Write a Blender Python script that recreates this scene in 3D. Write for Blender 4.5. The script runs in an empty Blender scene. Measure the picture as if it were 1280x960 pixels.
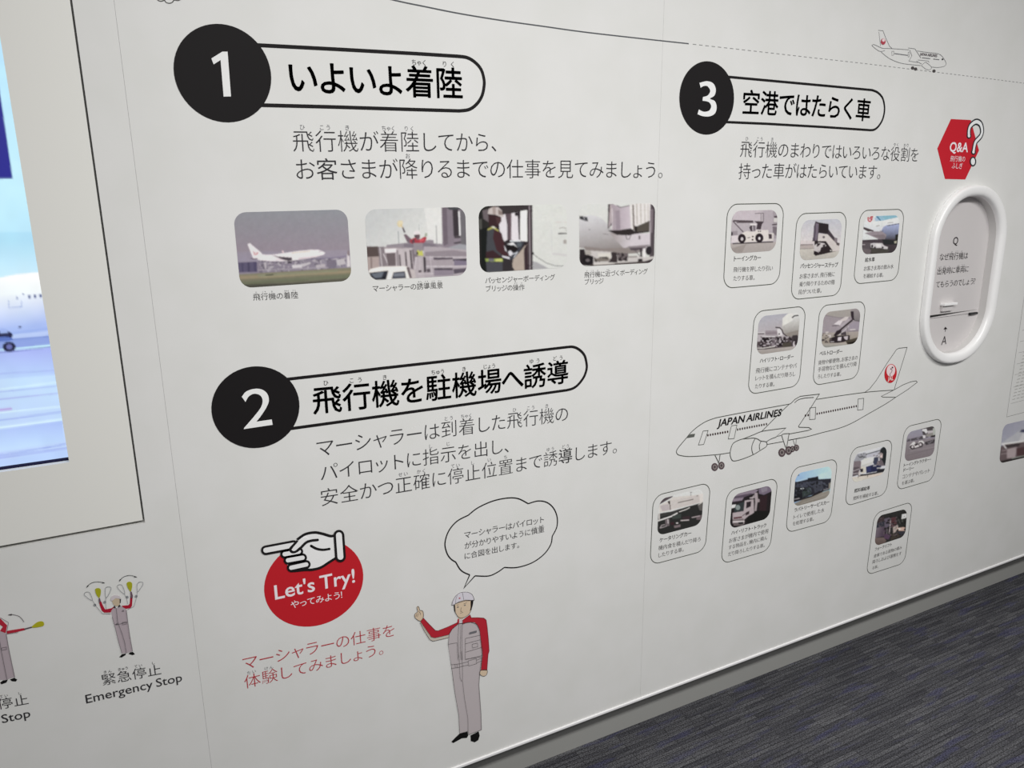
import bpy, bmesh, math, random
import numpy as np
from mathutils import Vector, Matrix
from mathutils.geometry import tessellate_polygon

SC = bpy.context.scene
COL = SC.collection
random.seed(7)

# ------------------------------------------------------------------ camera
CAM_H = 1.425                     # eye height above the carpet
DIST = 1.4                        # camera to wall face (wall face is the plane y = 0)
FPX = 943.8                       # focal length for a 1280 px wide frame
YAW, PITCH, ROLL = .4729, .2452, -.0115
fwd = np.array([math.sin(YAW)*math.cos(PITCH), math.cos(YAW)*math.cos(PITCH), -math.sin(PITCH)])
sd = np.array([math.cos(YAW), -math.sin(YAW), 0.0]); up = np.cross(sd, fwd)
sd, up = sd*math.cos(ROLL)+up*math.sin(ROLL), up*math.cos(ROLL)-sd*math.sin(ROLL)
cam = bpy.data.cameras.new('camera'); cam.sensor_width = 36; cam.lens = 36*FPX/1280
cam.clip_start = .02
co = bpy.data.objects.new('camera', cam); COL.objects.link(co)
co.matrix_world = Matrix(((sd[0], up[0], -fwd[0], 0), (sd[1], up[1], -fwd[1], -DIST), (sd[2], up[2], -fwd[2], CAM_H), (0, 0, 0, 1)))
SC.camera = co

# ------------------------------------------------------------------ world, lights, exposure
SC.view_settings.view_transform = 'Standard'; SC.view_settings.look = 'None'
SC.view_settings.exposure = 0; SC.view_settings.gamma = 1
w = bpy.data.worlds.new('world'); SC.world = w; w.use_nodes = True
w.node_tree.nodes['Background'].inputs[0].default_value = (1, .985, .96, 1)
w.node_tree.nodes['Background'].inputs[1].default_value = .16
def lamp(x, y, z, sx, sy, e, aim, c=(1, .993, .975)):
    l = bpy.data.lights.new('ceiling_lamp', 'AREA'); l.shape = 'RECTANGLE'; l.size = sx; l.size_y = sy
    l.energy = e; l.color = c
    o = bpy.data.objects.new('ceiling_lamp', l); COL.objects.link(o); o.location = (x, y, z)
    o.rotation_euler = (Vector(aim)-Vector((x, y, z))).to_track_quat('-Z', 'Y').to_euler()
lamp(1.2, -1.8, 2.5, 3.2, .3, 84, (1.2, -1.8, 0))                       # unseen overhead light, size and place fitted to the wall's brightness
def spot(x, y, z, e, aim, deg):
    l = bpy.data.lights.new('falloff_spot', 'SPOT'); l.energy = e; l.color = (1, .993, .975); l.spot_size = math.radians(deg); l.spot_blend = 1; l.shadow_soft_size = .12
    o = bpy.data.objects.new('falloff_spot', l); COL.objects.link(o); o.location = (x, y, z)
    o.rotation_euler = (Vector(aim)-Vector((x, y, z))).to_track_quat('-Z', 'Y').to_euler()
spot(-.5, -2.4, 2.6, 71, (1.2, 0, 1.2), 60)  # added spot, no known fixture; gives the wall its radial brightness falloff

# ------------------------------------------------------------------ photo survey -> wall coordinates
def W(px, py, Y=0.0):
    """where the sight line of a surveyed point meets the plane y = Y"""
    d = fwd + (px-640)/FPX*sd - (py-480)/FPX*up
    k = (DIST+Y)/d[1]
    return (float(d[0]*k), Y, float(d[2]*k+CAM_H))
def PX(x, z, Y=0.0):
    v = np.stack([x, np.full_like(x, DIST+Y), z-CAM_H], -1)
    q = v@fwd
    return 640+FPX*(v@sd)/q, 480-FPX*(v@up)/q
class Fr:
    """a survey sheet: x0, y0 and enlargement"""
    def __init__(s, x0, y0, k): s.x0, s.y0, s.k = x0, y0, k
    def __call__(s, *a):
        if len(a) == 2 and not hasattr(a[0], '__len__'): return (s.x0+a[0]/s.k, s.y0+a[1]/s.k)
        return [(s.x0+p[0]/s.k, s.y0+p[1]/s.k) for p in a[0]]
ONE = Fr(0, 0, 1)

# ------------------------------------------------------------------ materials
def lin(v): return v/12.92 if v <= .04045 else ((v+.055)/1.055)**2.4
LUM = .80
def rgb(h, k=LUM):
    h = h.lstrip('#'); return tuple(min(.92, lin(int(h[i:i+2], 16)/255)/k) for i in (0, 2, 4))
MATS = {}
def mat(name, col, rough=.5, spec=.4):
    if name in MATS: return MATS[name]
    m = bpy.data.materials.new(name); m.use_nodes = True
    b = m.node_tree.nodes['Principled BSDF']
    b.inputs['Base Color'].default_value = (*col, 1); b.inputs['Roughness'].default_value = rough
    b.inputs['Specular IOR Level'].default_value = spec
    MATS[name] = m; return m
def ink(h, k=LUM): return mat('ink_'+h, rgb(h, k), .55, .1)
BLACK = ink('1c1a1b'); RED = ink('c0232f'); WHITE = ink('e4e4e2'); DARK = ink('3a3a3a'); GREY = ink('66666a'); LINE = ink('4c4e4a')

def wall_material():
    m = bpy.data.materials.new('white_laminate'); m.use_nodes = True; nt = m.node_tree; b = nt.nodes['Principled BSDF']
    tc = nt.nodes.new('ShaderNodeTexCoord'); n = nt.nodes.new('ShaderNodeTexNoise'); n.inputs['Scale'].default_value = 9; n.inputs['Detail'].default_value = 3
    r = nt.nodes.new('ShaderNodeValToRGB'); r.color_ramp.elements[0].color = (.785, .785, .765, 1); r.color_ramp.elements[1].color = (.815, .812, .80, 1)
    r.color_ramp.elements[0].position = .35; r.color_ramp.elements[1].position = .65
    nt.links.new(tc.outputs['Object'], n.inputs['Vector']); nt.links.new(n.outputs['Fac'], r.inputs['Fac']); nt.links.new(r.outputs['Color'], b.inputs['Base Color'])
    b.inputs['Roughness'].default_value = .42; b.inputs['Specular IOR Level'].default_value = .35
    return m
WALL = wall_material()
HATCH = mat('warm_white_panel', (.86, .855, .815), .4, .35)
PLASTIC = mat('white_plastic', (.96, .955, .955), .24, .5)
BOARD = mat('board_white', (.66, .63, .63), .4, .3)
GAP = mat('gap_black', (.02, .02, .02), .8, .1)
TRIM = mat('white_edging', (.92, .91, .92), .3, .5)
BASEM = mat('grey_skirting', (.36, .36, .345), .55, .3)

def carpet():
    m = bpy.data.materials.new('striped_carpet'); m.use_nodes = True; nt = m.node_tree; L = nt.links.new; b = nt.nodes['Principled BSDF']
    g = nt.nodes.new('ShaderNodeNewGeometry')
    def noise(sx, sy, detail, off=0):
        mp = nt.nodes.new('ShaderNodeMapping'); mp.inputs['Scale'].default_value = (sx, sy, 1); mp.inputs['Location'].default_value = (off, off*.7, 0)
        n = nt.nodes.new('ShaderNodeTexNoise'); n.inputs['Scale'].default_value = 1; n.inputs['Detail'].default_value = detail
        L(g.outputs['Position'], mp.inputs['Vector']); L(mp.outputs['Vector'], n.inputs['Vector']); return n.outputs['Fac']
    def ramp(f, a, bb, p0, p1):
        r = nt.nodes.new('ShaderNodeValToRGB'); r.color_ramp.elements[0].color = a; r.color_ramp.elements[1].color = bb
        r.color_ramp.elements[0].position = p0; r.color_ramp.elements[1].position = p1; L(f, r.inputs['Fac']); return r.outputs['Color']
    def mix(t, f, a, bb):
        x = nt.nodes.new('ShaderNodeMix'); x.data_type = 'RGBA'; x.blend_type = t
        if hasattr(f, 'links'): L(f, x.inputs[0])
        else: x.inputs[0].default_value = f
        L(a, x.inputs[6]); L(bb, x.inputs[7]); return x.outputs[2]
    # brick cells: each stripe is a run of yarn with its own start and end
    mp = nt.nodes.new('ShaderNodeMapping'); L(g.outputs['Position'], mp.inputs['Vector'])
    br = nt.nodes.new('ShaderNodeTexBrick'); br.offset = .37; br.offset_frequency = 3; br.squash = 1
    br.inputs['Scale'].default_value = 1; br.inputs['Brick Width'].default_value = .13; br.inputs['Row Height'].default_value = .0125
    br.inputs['Mortar Size'].default_value = .0011; br.inputs['Mortar Smooth'].default_value = .6; br.inputs['Bias'].default_value = 0
    br.inputs['Color1'].default_value = (.052, .052, .060, 1); br.inputs['Color2'].default_value = (.094, .094, .102, 1); br.inputs['Mortar'].default_value = (.026, .026, .028, 1)
    L(mp.outputs['Vector'], br.inputs['Vector'])
    stripes = ramp(noise(8, 140, 3), (.66, .66, .67, 1), (1.35, 1.35, 1.32, 1), .36, .64)
    c = mix('MULTIPLY', .6, br.outputs['Color'], stripes)
    navym = ramp(noise(7, 34, 2, 13), (0, 0, 0, 1), (1, 1, 1, 1), .56, .66)
    rg = nt.nodes.new('ShaderNodeRGB'); rg.outputs[0].default_value = (.055, .055, .105, 1)
    bw = nt.nodes.new('ShaderNodeRGBToBW'); L(navym, bw.inputs[0]); mm = nt.nodes.new('ShaderNodeMath'); mm.operation = 'MULTIPLY'; mm.inputs[1].default_value = .6; L(bw.outputs[0], mm.inputs[0])
    c = mix('MIX', mm.outputs[0], c, rg.outputs[0])
    pile = ramp(noise(300, 300, 1, 3), (.2, .2, .2, 1), (2.0, 2.0, 2.0, 1), .3, .7)
    c = mix('MULTIPLY', .8, c, pile)
    L(c, b.inputs['Base Color']); b.inputs['Roughness'].default_value = .95; b.inputs['Specular IOR Level'].default_value = .1
    bp = nt.nodes.new('ShaderNodeBump'); bp.inputs['Strength'].default_value = .7; bp.inputs['Distance'].default_value = .003
    L(noise(380, 380, 2, 5), bp.inputs['Height']); L(bp.outputs['Normal'], b.inputs['Normal'])
    return m

# ------------------------------------------------------------------ object helpers
def tag(o, label=None, cat=None, group=None, kind=None):
    if label: o['label'] = label
    if cat: o['category'] = cat
    if group: o['group'] = group
    if kind: o['kind'] = kind
    return o
def thing(name, label, cat, at, group=None):
    o = bpy.data.objects.new(name, None); COL.objects.link(o); o.empty_display_size = .05
    o.location = at; return tag(o, label, cat, group)
def link(name, verts, faces, m, parent=None, label=None):
    me = bpy.data.meshes.new(name)
    if parent is not None:
        px_, py_, pz_ = parent.matrix_basis.translation; p = parent.parent
        while p is not None:
            t = p.matrix_basis.translation; px_, py_, pz_ = px_+t[0], py_+t[1], pz_+t[2]; p = p.parent
        verts = [(v[0]-px_, v[1]-py_, v[2]-pz_) for v in verts]
    me.from_pydata([tuple(v) for v in verts], [], faces); me.materials.append(m); me.update()
    o = bpy.data.objects.new(name, me); COL.objects.link(o); o.parent = parent
    if label: o['label'] = label
    return o
LAY = .00035                      # print layers sit one above the other like vinyl film
class Art:
    """collects flat printed shapes on the wall plane and links them as one mesh"""
    def __init__(s, layer=1, Y=0.0): s.v = []; s.f = []; s.Y = Y-layer*LAY
    def poly(s, pts):
        w3 = [W(p[0], p[1], s.Y) for p in pts]; s.loop(w3); return s
    def loop(s, w3):
        b = len(s.v); s.v += w3
        for t in tessellate_polygon([[Vector((p[0], p[2], 0)) for p in w3]]):
            a, c, d = [w3[i] for i in t]
            cr = (c[0]-a[0])*(d[2]-a[2])-(c[2]-a[2])*(d[0]-a[0])
            t = t if cr > 0 else (t[0], t[2], t[1])       # normals towards the room (-y)
            s.f.append(tuple(b+i for i in t))
    def stroke(s, pts, mm, closed=False, smooth=False):
        if smooth: pts = spline(pts, closed)
        P = [np.array(W(p[0], p[1], s.Y))[[0, 2]] for p in pts]
        s.ribbon(P, mm, closed); return s
    def ribbon(s, P, mm, closed=False):
        Q = [P[0]]
        for p in P[1:]:
            if np.hypot(*(p-Q[-1])) > 1e-5: Q.append(p)
        P = Q; n = len(P); h = mm/2000
        if n < 2: return
        b = len(s.v)
        for i in range(n):
            a = P[i-1] if (i or closed) else P[i]; c = P[(i+1) % n] if (i < n-1 or closed) else P[i]
            d1 = P[i]-a; d2 = c-P[i]
            l1, l2 = np.hypot(*d1), np.hypot(*d2)
            d1 = d1/l1 if l1 > 1e-9 else d2/l2; d2 = d2/l2 if l2 > 1e-9 else d1
            t = d1+d2; lt = np.hypot(*t); t = t/lt if lt > 1e-6 else d1
            nn = np.array([-t[1], t[0]]); k = min(1/max(.4, abs(nn@np.array([-d1[1], d1[0]]))), 2.2)*h
            for sg in (1, -1): q = P[i]+nn*k*sg; s.v.append((float(q[0]), s.Y, float(q[1])))
        for i in range(n if closed else n-1):
            j = (i+1) % n; s.f.append((b+2*i, b+2*i+1, b+2*j+1, b+2*j))
    def disc(s, c, rx, ry=None, n=28, rot=0):
        ry = ry or rx
        return s.poly([(c[0]+rx*math.cos(a)*math.cos(rot)-ry*math.sin(a)*math.sin(rot), c[1]+rx*math.cos(a)*math.sin(rot)+ry*math.sin(a)*math.cos(rot))
                       for a in [2*math.pi*i/n for i in range(n)]])
    def make(s, name, m, parent, label=None, kind=None):
        o = link(name, s.v, s.f, m, parent, label)
        if kind: o['kind'] = kind
        return o
def spline(pts, closed=False, k=6):
    P = [np.array(p, float) for p in pts]; n = len(P); out = []
    for i in range(n if closed else n-1):
        p0 = P[i-1] if (i or closed) else P[0]; p1 = P[i]; p2 = P[(i+1) % n]; p3 = P[(i+2) % n] if (closed or i+2 < n) else P[-1]
        for j in range(k):
            t = j/k
            out.append(tuple(.5*((2*p1)+(-p0+p2)*t+(2*p0-5*p1+4*p2-p3)*t*t+(-p0+3*p1-3*p2+p3)*t**3)))
    if not closed: out.append(tuple(P[-1]))
    return out
def ellipse_fit(pts, n=56):
    """smooth ellipse through surveyed rim points"""
    P = np.array(pts, float); m = P.mean(0); sc = np.abs(P-m).max(); x, y = ((P-m)/sc).T
    q = np.linalg.lstsq(np.stack([x*x, x*y, y*y, x, y], 1), np.ones(len(x)), rcond=None)[0]
    A = np.array([[q[0], q[1]/2], [q[1]/2, q[2]]]); c = -.5*np.linalg.solve(A, q[3:5]); k = 1+c@A@c
    w_, v_ = np.linalg.eigh(A/k); a = np.linspace(0, 2*math.pi, n, endpoint=False)
    E = (np.stack([np.cos(a)/math.sqrt(w_[0]), np.sin(a)/math.sqrt(w_[1])], 1)@v_.T+c)*sc+m
    return [tuple(e) for e in E]
def capsule(p0, p1, r, n=8):
    a = math.atan2(p1[1]-p0[1], p1[0]-p0[0]); o = []
    for i in range(n+1): t = a+math.pi/2+math.pi*i/n; o.append((p0[0]+r*math.cos(t), p0[1]+r*math.sin(t)))
    for i in range(n+1): t = a-math.pi/2+math.pi*i/n; o.append((p1[0]+r*math.cos(t), p1[1]+r*math.sin(t)))
    return o
def rrect(x0, z0, x1, z1, r, n=8):
    o = []
    for cx, cz, a0 in ((x1-r, z1-r, 0), (x0+r, z1-r, 90), (x0+r, z0+r, 180), (x1-r, z0+r, 270)):
        for i in range(n+1): a = math.radians(a0+90*i/n); o.append((cx+r*math.cos(a), cz+r*math.sin(a)))
    return o                      # counter-clockwise in x, z

# quad of four surveyed corners TL TR BR BL -> rounded outline in wall metres
def quad_uv(q, Y):
    A, B, C, D = [np.array(W(p[0], p[1], Y))[[0, 2]] for p in q]
    wd = (np.hypot(*(B-A))+np.hypot(*(C-D)))/2; ht = (np.hypot(*(D-A))+np.hypot(*(C-B)))/2
    return (lambda u, v: (A*(1-u)+B*u)*(1-v)+(D*(1-u)+C*u)*v), wd, ht
def quad_round(q, Y, rf, n=7):
    f, wd, ht = quad_uv(q, Y); r = rf*wd
    pts = rrect(0, 0, wd, ht, r, n)
    return [f(p[0]/wd, 1-p[1]/ht) for p in pts]

# ------------------------------------------------------------------ lettering
GLY = {}
THICK = '導客'
def glyph_raw(body, off):
    c = bpy.data.curves.new('g', 'FONT'); c.body = body; c.offset = off; c.resolution_u = 3
    o = bpy.data.objects.new('g', c); me = bpy.data.meshes.new_from_object(o)
    vs = [(v.co.x, v.co.y) for v in me.vertices]; fs = [tuple(p.vertices) for p in me.polygons]
    bpy.data.objects.remove(o); bpy.data.curves.remove(c); bpy.data.meshes.remove(me)
    return vs, fs
def glyph(ch, off):
    """one character as flat polygons; bold CJK is the plain shape laid down in a small ring of shifts"""
    k = (ch, off)
    if k not in GLY:
        cjk = ord(ch) > 0x2fff
        if cjk and off < -.006 and ch in THICK: off = 0 if ch == '導' else -.004
        vs, fs = glyph_raw(ch, off if not (cjk and off > .009) else 0)
        if cjk and off > .009:
            V = []; F = []
            for i in range(6):
                a = math.pi/6+i*math.pi/3; b = len(V)
                V += [(x+off*math.cos(a), y+off*math.sin(a)) for x, y in vs]; F += [tuple(b+j for j in f) for f in fs]
            vs, fs = V, F
        ad = 1.0
        if not cjk:
            v2 = glyph_raw(ch+ch, off)[0]; ad = max(v[0] for v in v2)-max(v[0] for v in vs)
        GLY[k] = (vs, fs, ad)
    return GLY[k]
SMALL = 'ぁぃぅぇぉゃゅょっァィゥェォャュョッ'
def adv(ch):
    if ch in SMALL: return .80
    if ch in '、。': return .55
    if ch in '・！？': return .6
    if ch in 'いりしくへトノ': return .88
    o = ord(ch)
    if 0x3040 <= o < 0x3100: return .93
    if o > 0x2fff: return 1.0
    return None
def text(name, s, pts, m, parent, off=0.0, layer=2, Y=0.0, by=None, asp=1.0, ruby=(), shear=0.0, rub_m=None, rs=.26, gap=.05, track=0.0, label=None):
    """lettering whose lower edge runs through 2 or 3 surveyed points (left, (middle,) right)"""
    yy = Y-layer*LAY
    P = [np.array(W(p[0], p[1], yy))[[0, 2]] for p in pts]
    lat = all(adv(c) is None for c in s)
    if by is None: by = 0.0 if lat else -.07
    items = []; x = 0; cent = []
    for ch in s:
        if ch == ' ': x += .20; cent.append(x); continue
        vs, fs, lad = glyph(ch, off); a = adv(ch)
        if a is None:
            items.append((vs, fs, x)); a = lad; cent.append(x+a/2)
        else:
            items.append((vs, fs, x if ch in '、。' else x+(a-1)/2)); cent.append(x+a/2)
        x += a+track
    xs = [v[0]+dx for vs, fs, dx in items for v in vs]; xa, xb = min(xs), max(xs)
    n = len(P); L = np.hypot(*(P[-1]-P[0])); d = (P[-1]-P[0])/L
    if n == 3: tm = np.dot(P[1]-P[0], d)/L; dev = (P[1]-(P[0]+d*L*tm))/(tm*(1-tm))
    sc = L/(xb-xa)
    def place(X, Yv):
        t = (X-xa)/(xb-xa); q = P[0]+d*L*t
        if n == 3: q = q+dev*t*(1-t)
        h = (Yv-by)*sc*asp
        return (float(q[0]+h*shear), yy, float(q[1]+h))
    V = []; F = []
    for vs, fs, dx in items:
        b = len(V); V += [place(v[0]+dx, v[1]) for v in vs]; F += [tuple(b+i for i in f) for f in fs]
    o = link(name, V, F, m, parent, label)
    if ruby:
        V = []; F = []
        for i, rt in ruby:
            sp = rs*(1.4 if rs < .21 else 1.12) if len(rt) == 2 else rs*.86
            x0 = cent[i]-sp*len(rt)/2
            for k, ch in enumerate(rt):
                vs, fs, _ = glyph(ch, min(0, off*.4)); b = len(V); kk = .85 if ch in SMALL else 1
                V += [place(x0+sp*(k+.5)+(v[0]-.5)*rs*.95, .80+gap+v[1]*rs) for v in vs]; F += [tuple(b+i2 for i2 in f) for f in fs]
        r = link('furigana', V, F, rub_m or m, parent); r['kind'] = 'stuff'
    return o

# ------------------------------------------------------------------ printed pictures: colour laid on a fine grid
def inside(x, y, pts):
    r = np.zeros(x.shape, bool); n = len(pts)
    for i in range(n):
        x1, y1 = pts[i]; x2, y2 = pts[(i+1) % n]
        if y1 == y2: continue
        c = (y1 > y) != (y2 > y)
        r ^= c & (x < (x2-x1)*(y-y1)/(y2-y1)+x1)
    return r
def hexc(h): return np.array([lin(int(h[i:i+2], 16)/255) for i in (0, 2, 4)])
def vnoise(x, y, s, seed):
    rs = np.random.RandomState(seed); T = rs.rand(64, 64, 3)-.5
    xs, ys = x/s, y/s; xi, yi = np.floor(xs).astype(int), np.floor(ys).astype(int); fx, fy = (xs-xi)[:, None], (ys-yi)[:, None]
    fx = fx*fx*(3-2*fx); fy = fy*fy*(3-2*fy)
    g = lambda a, b: T[b % 64, a % 64]
    return (g(xi, yi)*(1-fx)+g(xi+1, yi)*fx)*(1-fy)+(g(xi, yi+1)*(1-fx)+g(xi+1, yi+1)*fx)*fy
def paint(x, y, shapes, seed, amp):
    c = np.zeros((len(x), 3))
    for s in shapes:
        k = s[0]
        if k == 'p': c[inside(x, y, s[2])] = hexc(s[1])
        elif k == 'e':
            c[((x-s[2])/s[4])**2+((y-s[3])/s[5])**2 < 1] = hexc(s[1])
        elif k == 'l':
            for a, b in zip(s[3][:-1], s[3][1:]):
                dx, dy = b[0]-a[0], b[1]-a[1]; t = np.clip(((x-a[0])*dx+(y-a[1])*dy)/(dx*dx+dy*dy+1e-9), 0, 1)
                c[np.hypot(x-a[0]-t*dx, y-a[1]-t*dy) < s[2]/2] = hexc(s[1])
        elif k == 'g':
            (xa, ya), (xb, yb) = s[3]; dx, dy = xb-xa, yb-ya
            t = np.clip(((x-xa)*dx+(y-ya)*dy)/(dx*dx+dy*dy), 0, 1)[:, None]
            mk = inside(x, y, s[4]) if len(s) > 4 else np.ones(len(x), bool)
            c[mk] = (hexc(s[1])*(1-t)+hexc(s[2])*t)[mk]
        elif k == 's':            # speckle: small blotches of one colour inside a polygon
            mk = inside(x, y, s[4]) & (vnoise(x, y, s[2], s[5] if len(s) > 5 else 5)[:, 0] > s[3])
            c[mk] = hexc(s[1])
    nz = vnoise(x, y, 34, seed)*.55+vnoise(x, y, 15, seed+1)*.6
    g = nz.mean(1, keepdims=True)*1.5+nz*.28
    return np.clip(c*(1+amp*g*2), 0, 1)
def print_mat(name, emit=0):
    if name in MATS: return MATS[name]
    m = bpy.data.materials.new(name); m.use_nodes = True; nt = m.node_tree; b = nt.nodes['Principled BSDF']
    a = nt.nodes.new('ShaderNodeAttribute'); a.attribute_name = 'Col'
    if emit:
        nt.links.new(a.outputs['Color'], b.inputs['Emission Color']); b.inputs['Emission Strength'].default_value = emit
        b.inputs['Base Color'].default_value = (.01, .01, .01, 1); b.inputs['Roughness'].default_value = .3
    else:
        nt.links.new(a.outputs['Color'], b.inputs['Base Color']); b.inputs['Roughness'].default_value = .55; b.inputs['Specular IOR Level'].default_value = .08
    MATS[name] = m; return m
def picture(name, q, rf, fr, shapes, parent, step=.75, amp=.16, seed=3, layer=1, k=LUM, emit=0, Y=0.0, soft=.68, label=None):
    yy = Y-layer*LAY
    f, wd, ht = quad_uv(q, yy); r = rf*wd
    hp = np.hypot(q[3][0]-q[0][0], q[3][1]-q[0][1]); wp = np.hypot(q[1][0]-q[0][0], q[1][1]-q[0][1])
    nx, ny = int(min(420, max(8, wp/step))), int(min(420, max(8, hp/step)))
    V = []; F = []
    ts = [j/ny for j in range(ny+1)]
    if r > 0: ts = sorted(set(ts+[(r-r*math.cos(math.pi/2*i/8))/ht for i in range(1, 8)]+[1-(r-r*math.cos(math.pi/2*i/8))/ht for i in range(1, 8)]))
    for v in ts:
        zz = min(v, 1-v)*ht; ins = 0
        if zz < r: ins = r-math.sqrt(max(0, r*r-(r-zz)**2))
        for i in range(nx+1):
            u = (ins+(wd-2*ins)*i/nx)/wd; V.append(f(u, v))
    for j in range(len(ts)-1):
        for i in range(nx): a = j*(nx+1)+i; F.append((a, a+nx+1, a+nx+2, a+1))
    A = np.array(V); X, Yp = PX(A[:, 0], A[:, 1], yy)
    acc = np.zeros((len(A), 3)); jit = [(0, 0)]+[(soft*math.cos(a_), soft*math.sin(a_)) for a_ in (0.3, 1.87, 3.44, 5.01)]+[(soft*1.9*math.cos(a_), soft*1.9*math.sin(a_)) for a_ in (1.1, 2.67, 4.24, 5.81)]
    for jx, jy in jit: acc += paint((X+jx-fr.x0)*fr.k, (Yp+jy-fr.y0)*fr.k, shapes, seed, amp)
    acc = acc/len(jit)
    if not emit:
        gm = acc@np.array([.3, .59, .11]); acc = np.clip(.004+(gm[:, None]*.22+acc*.78)/k, 0, .9)
    o = link(name, [(a[0], yy, a[1]) for a in V], F, print_mat('screen_light' if emit else 'photo_print', emit), parent, label)
    at = o.data.color_attributes.new('Col', 'FLOAT_COLOR', 'POINT')
    at.data.foreach_set('color', np.concatenate([acc, np.ones((len(acc), 1))], 1).astype(np.float32).ravel())
    return o

# ------------------------------------------------------------------ solid helpers
def slab(name, outer, holes, y0, y1, m, parent=None, label=None):
    """flat board seen from -y with real holes: outer / holes are x,z loops"""
    bm = bmesh.new(); loops = []
    for lp in [outer]+holes:
        vs = [bm.verts.new((p[0], y0, p[1])) for p in lp]; loops.append(vs)
        for i in range(len(vs)): bm.edges.new((vs[i], vs[(i+1) % len(vs)]))
    bmesh.ops.triangle_fill(bm, use_beauty=True, use_dissolve=False, edges=bm.edges[:], normal=(0, -1, 0))
    for f in bm.faces:
        f.normal_update()
        if f.normal.y > 0: f.normal_flip()
    V = [tuple(v.co) for v in bm.verts]; bm.verts.index_update(); F = [tuple(v.index for v in f.verts) for f in bm.faces]; n = len(V)
    bm.free(); V += [(v[0], y1, v[2]) for v in V[:n]]; F += [tuple(n+i for i in reversed(f)) for f in F]
    k = 0
    for li, lp in enumerate([outer]+holes):
        q = len(lp); area = sum(lp[i][0]*lp[(i+1) % q][1]-lp[(i+1) % q][0]*lp[i][1] for i in range(q)); ccw = (area > 0) == (li == 0)
        for i in range(q):
            a, b = k+i, k+(i+1) % q
            F.append((a, n+a, n+b, b) if ccw else (a, b, n+b, n+a))
        k += q
    return link(name, V, F, m, parent, label)
def box(name, x0, x1, y0, y1, z0, z1, m, parent=None, bev=0.0, label=None):
    bm = bmesh.new(); bmesh.ops.create_cube(bm, size=1)
    for v in bm.verts: v.co = Vector(((x0+x1)/2+v.co.x*(x1-x0), (y0+y1)/2+v.co.y*(y1-y0), (z0+z1)/2+v.co.z*(z1-z0)))
    if bev: bmesh.ops.bevel(bm, geom=bm.edges[:], offset=bev, segments=2, affect='EDGES', profile=.5)
    bm.verts.index_update(); V = [tuple(v.co) for v in bm.verts]; F = [tuple(v.index for v in f.verts) for f in bm.faces]; bm.free()
    return link(name, V, F, m, parent, label)
def rect(x0, z0, x1, z1): return [(x0, z0), (x1, z0), (x1, z1), (x0, z1)]
Zc = lambda z: z+CAM_H

# ================================================================== THE SETTING
ZB = Zc(-1.2975)                  # lower edge of the wall panels
ZT = 2.75
wall = bpy.data.objects.new('wall_back', None); COL.objects.link(wall); tag(wall, 'white printed exhibition wall of tall joined panels', kind='structure')
HX1, HZ0 = -.0165, Zc(-.556)      # hatch opening right and lower edge
NX0, NX1, NZ0, NZ1 = 2.056, 2.402, Zc(-.513), Zc(.012)
slab('wall_panel', rect(-2.6, ZB, .0398, ZT), [rect(-1.75, HZ0, HX1, Zc(1.05))], 0, .02, WALL, wall)
slab('wall_panel', rect(.0401, ZB, 1.0875, ZT), [], 0, .02, WALL, wall)
slab('wall_panel', rect(1.0879, ZB, 5.6, ZT), [rrect(NX0+.02, NZ0+.02, NX1-.02, NZ1-.02, .14, 12)], 0, .02, WALL, wall)
slab('wall_backing', rect(-2.6, ZB+.03, 5.6, ZT), [rect(-1.6, Zc(-.5), -.04, Zc(.72)), rrect(NX0+.02, NZ0+.02, NX1-.02, NZ1-.02, .14, 12)], .0205, .04, BASEM, wall)
box('trim_1', -2.6, 5.6, -.0035, .02, ZB-.007, ZB-.0002, TRIM, None, .0012)
tag(bpy.data.objects['trim_1'], 'thin bright white edging along the foot of the wall', kind='structure')
box('baseboard_back', -2.6, 5.6, .05, .065, 0, ZB+.03, BASEM, None)
tag(bpy.data.objects['baseboard_back'], 'grey recessed skirting below the white wall', kind='structure')
floor = bpy.data.objects.new('floor', None); COL.objects.link(floor); tag(floor, 'dark grey and navy striped carpet tiles', kind='structure')
CARP = carpet()
box('floor_slab', -2.6, 5.6, -3.2, .05, -.03, -.006, GAP, floor)
t0 = None
for i in range(17):
    for j in range(7):
        x0 = -2.6+i*.4824; y1 = .05-j*.4643
        if t0 is None:
            t0 = box('carpet_tile', x0, x0+.4817, y1-.4636, y1, -.006, 0, CARP, floor, .0008); t0.data.name = 'carpet_tile'; base = (x0, y1)
        else:
            c = t0.copy(); COL.objects.link(c); c.parent = floor; c.location = (x0-base[0], y1-base[1], 0)

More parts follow.
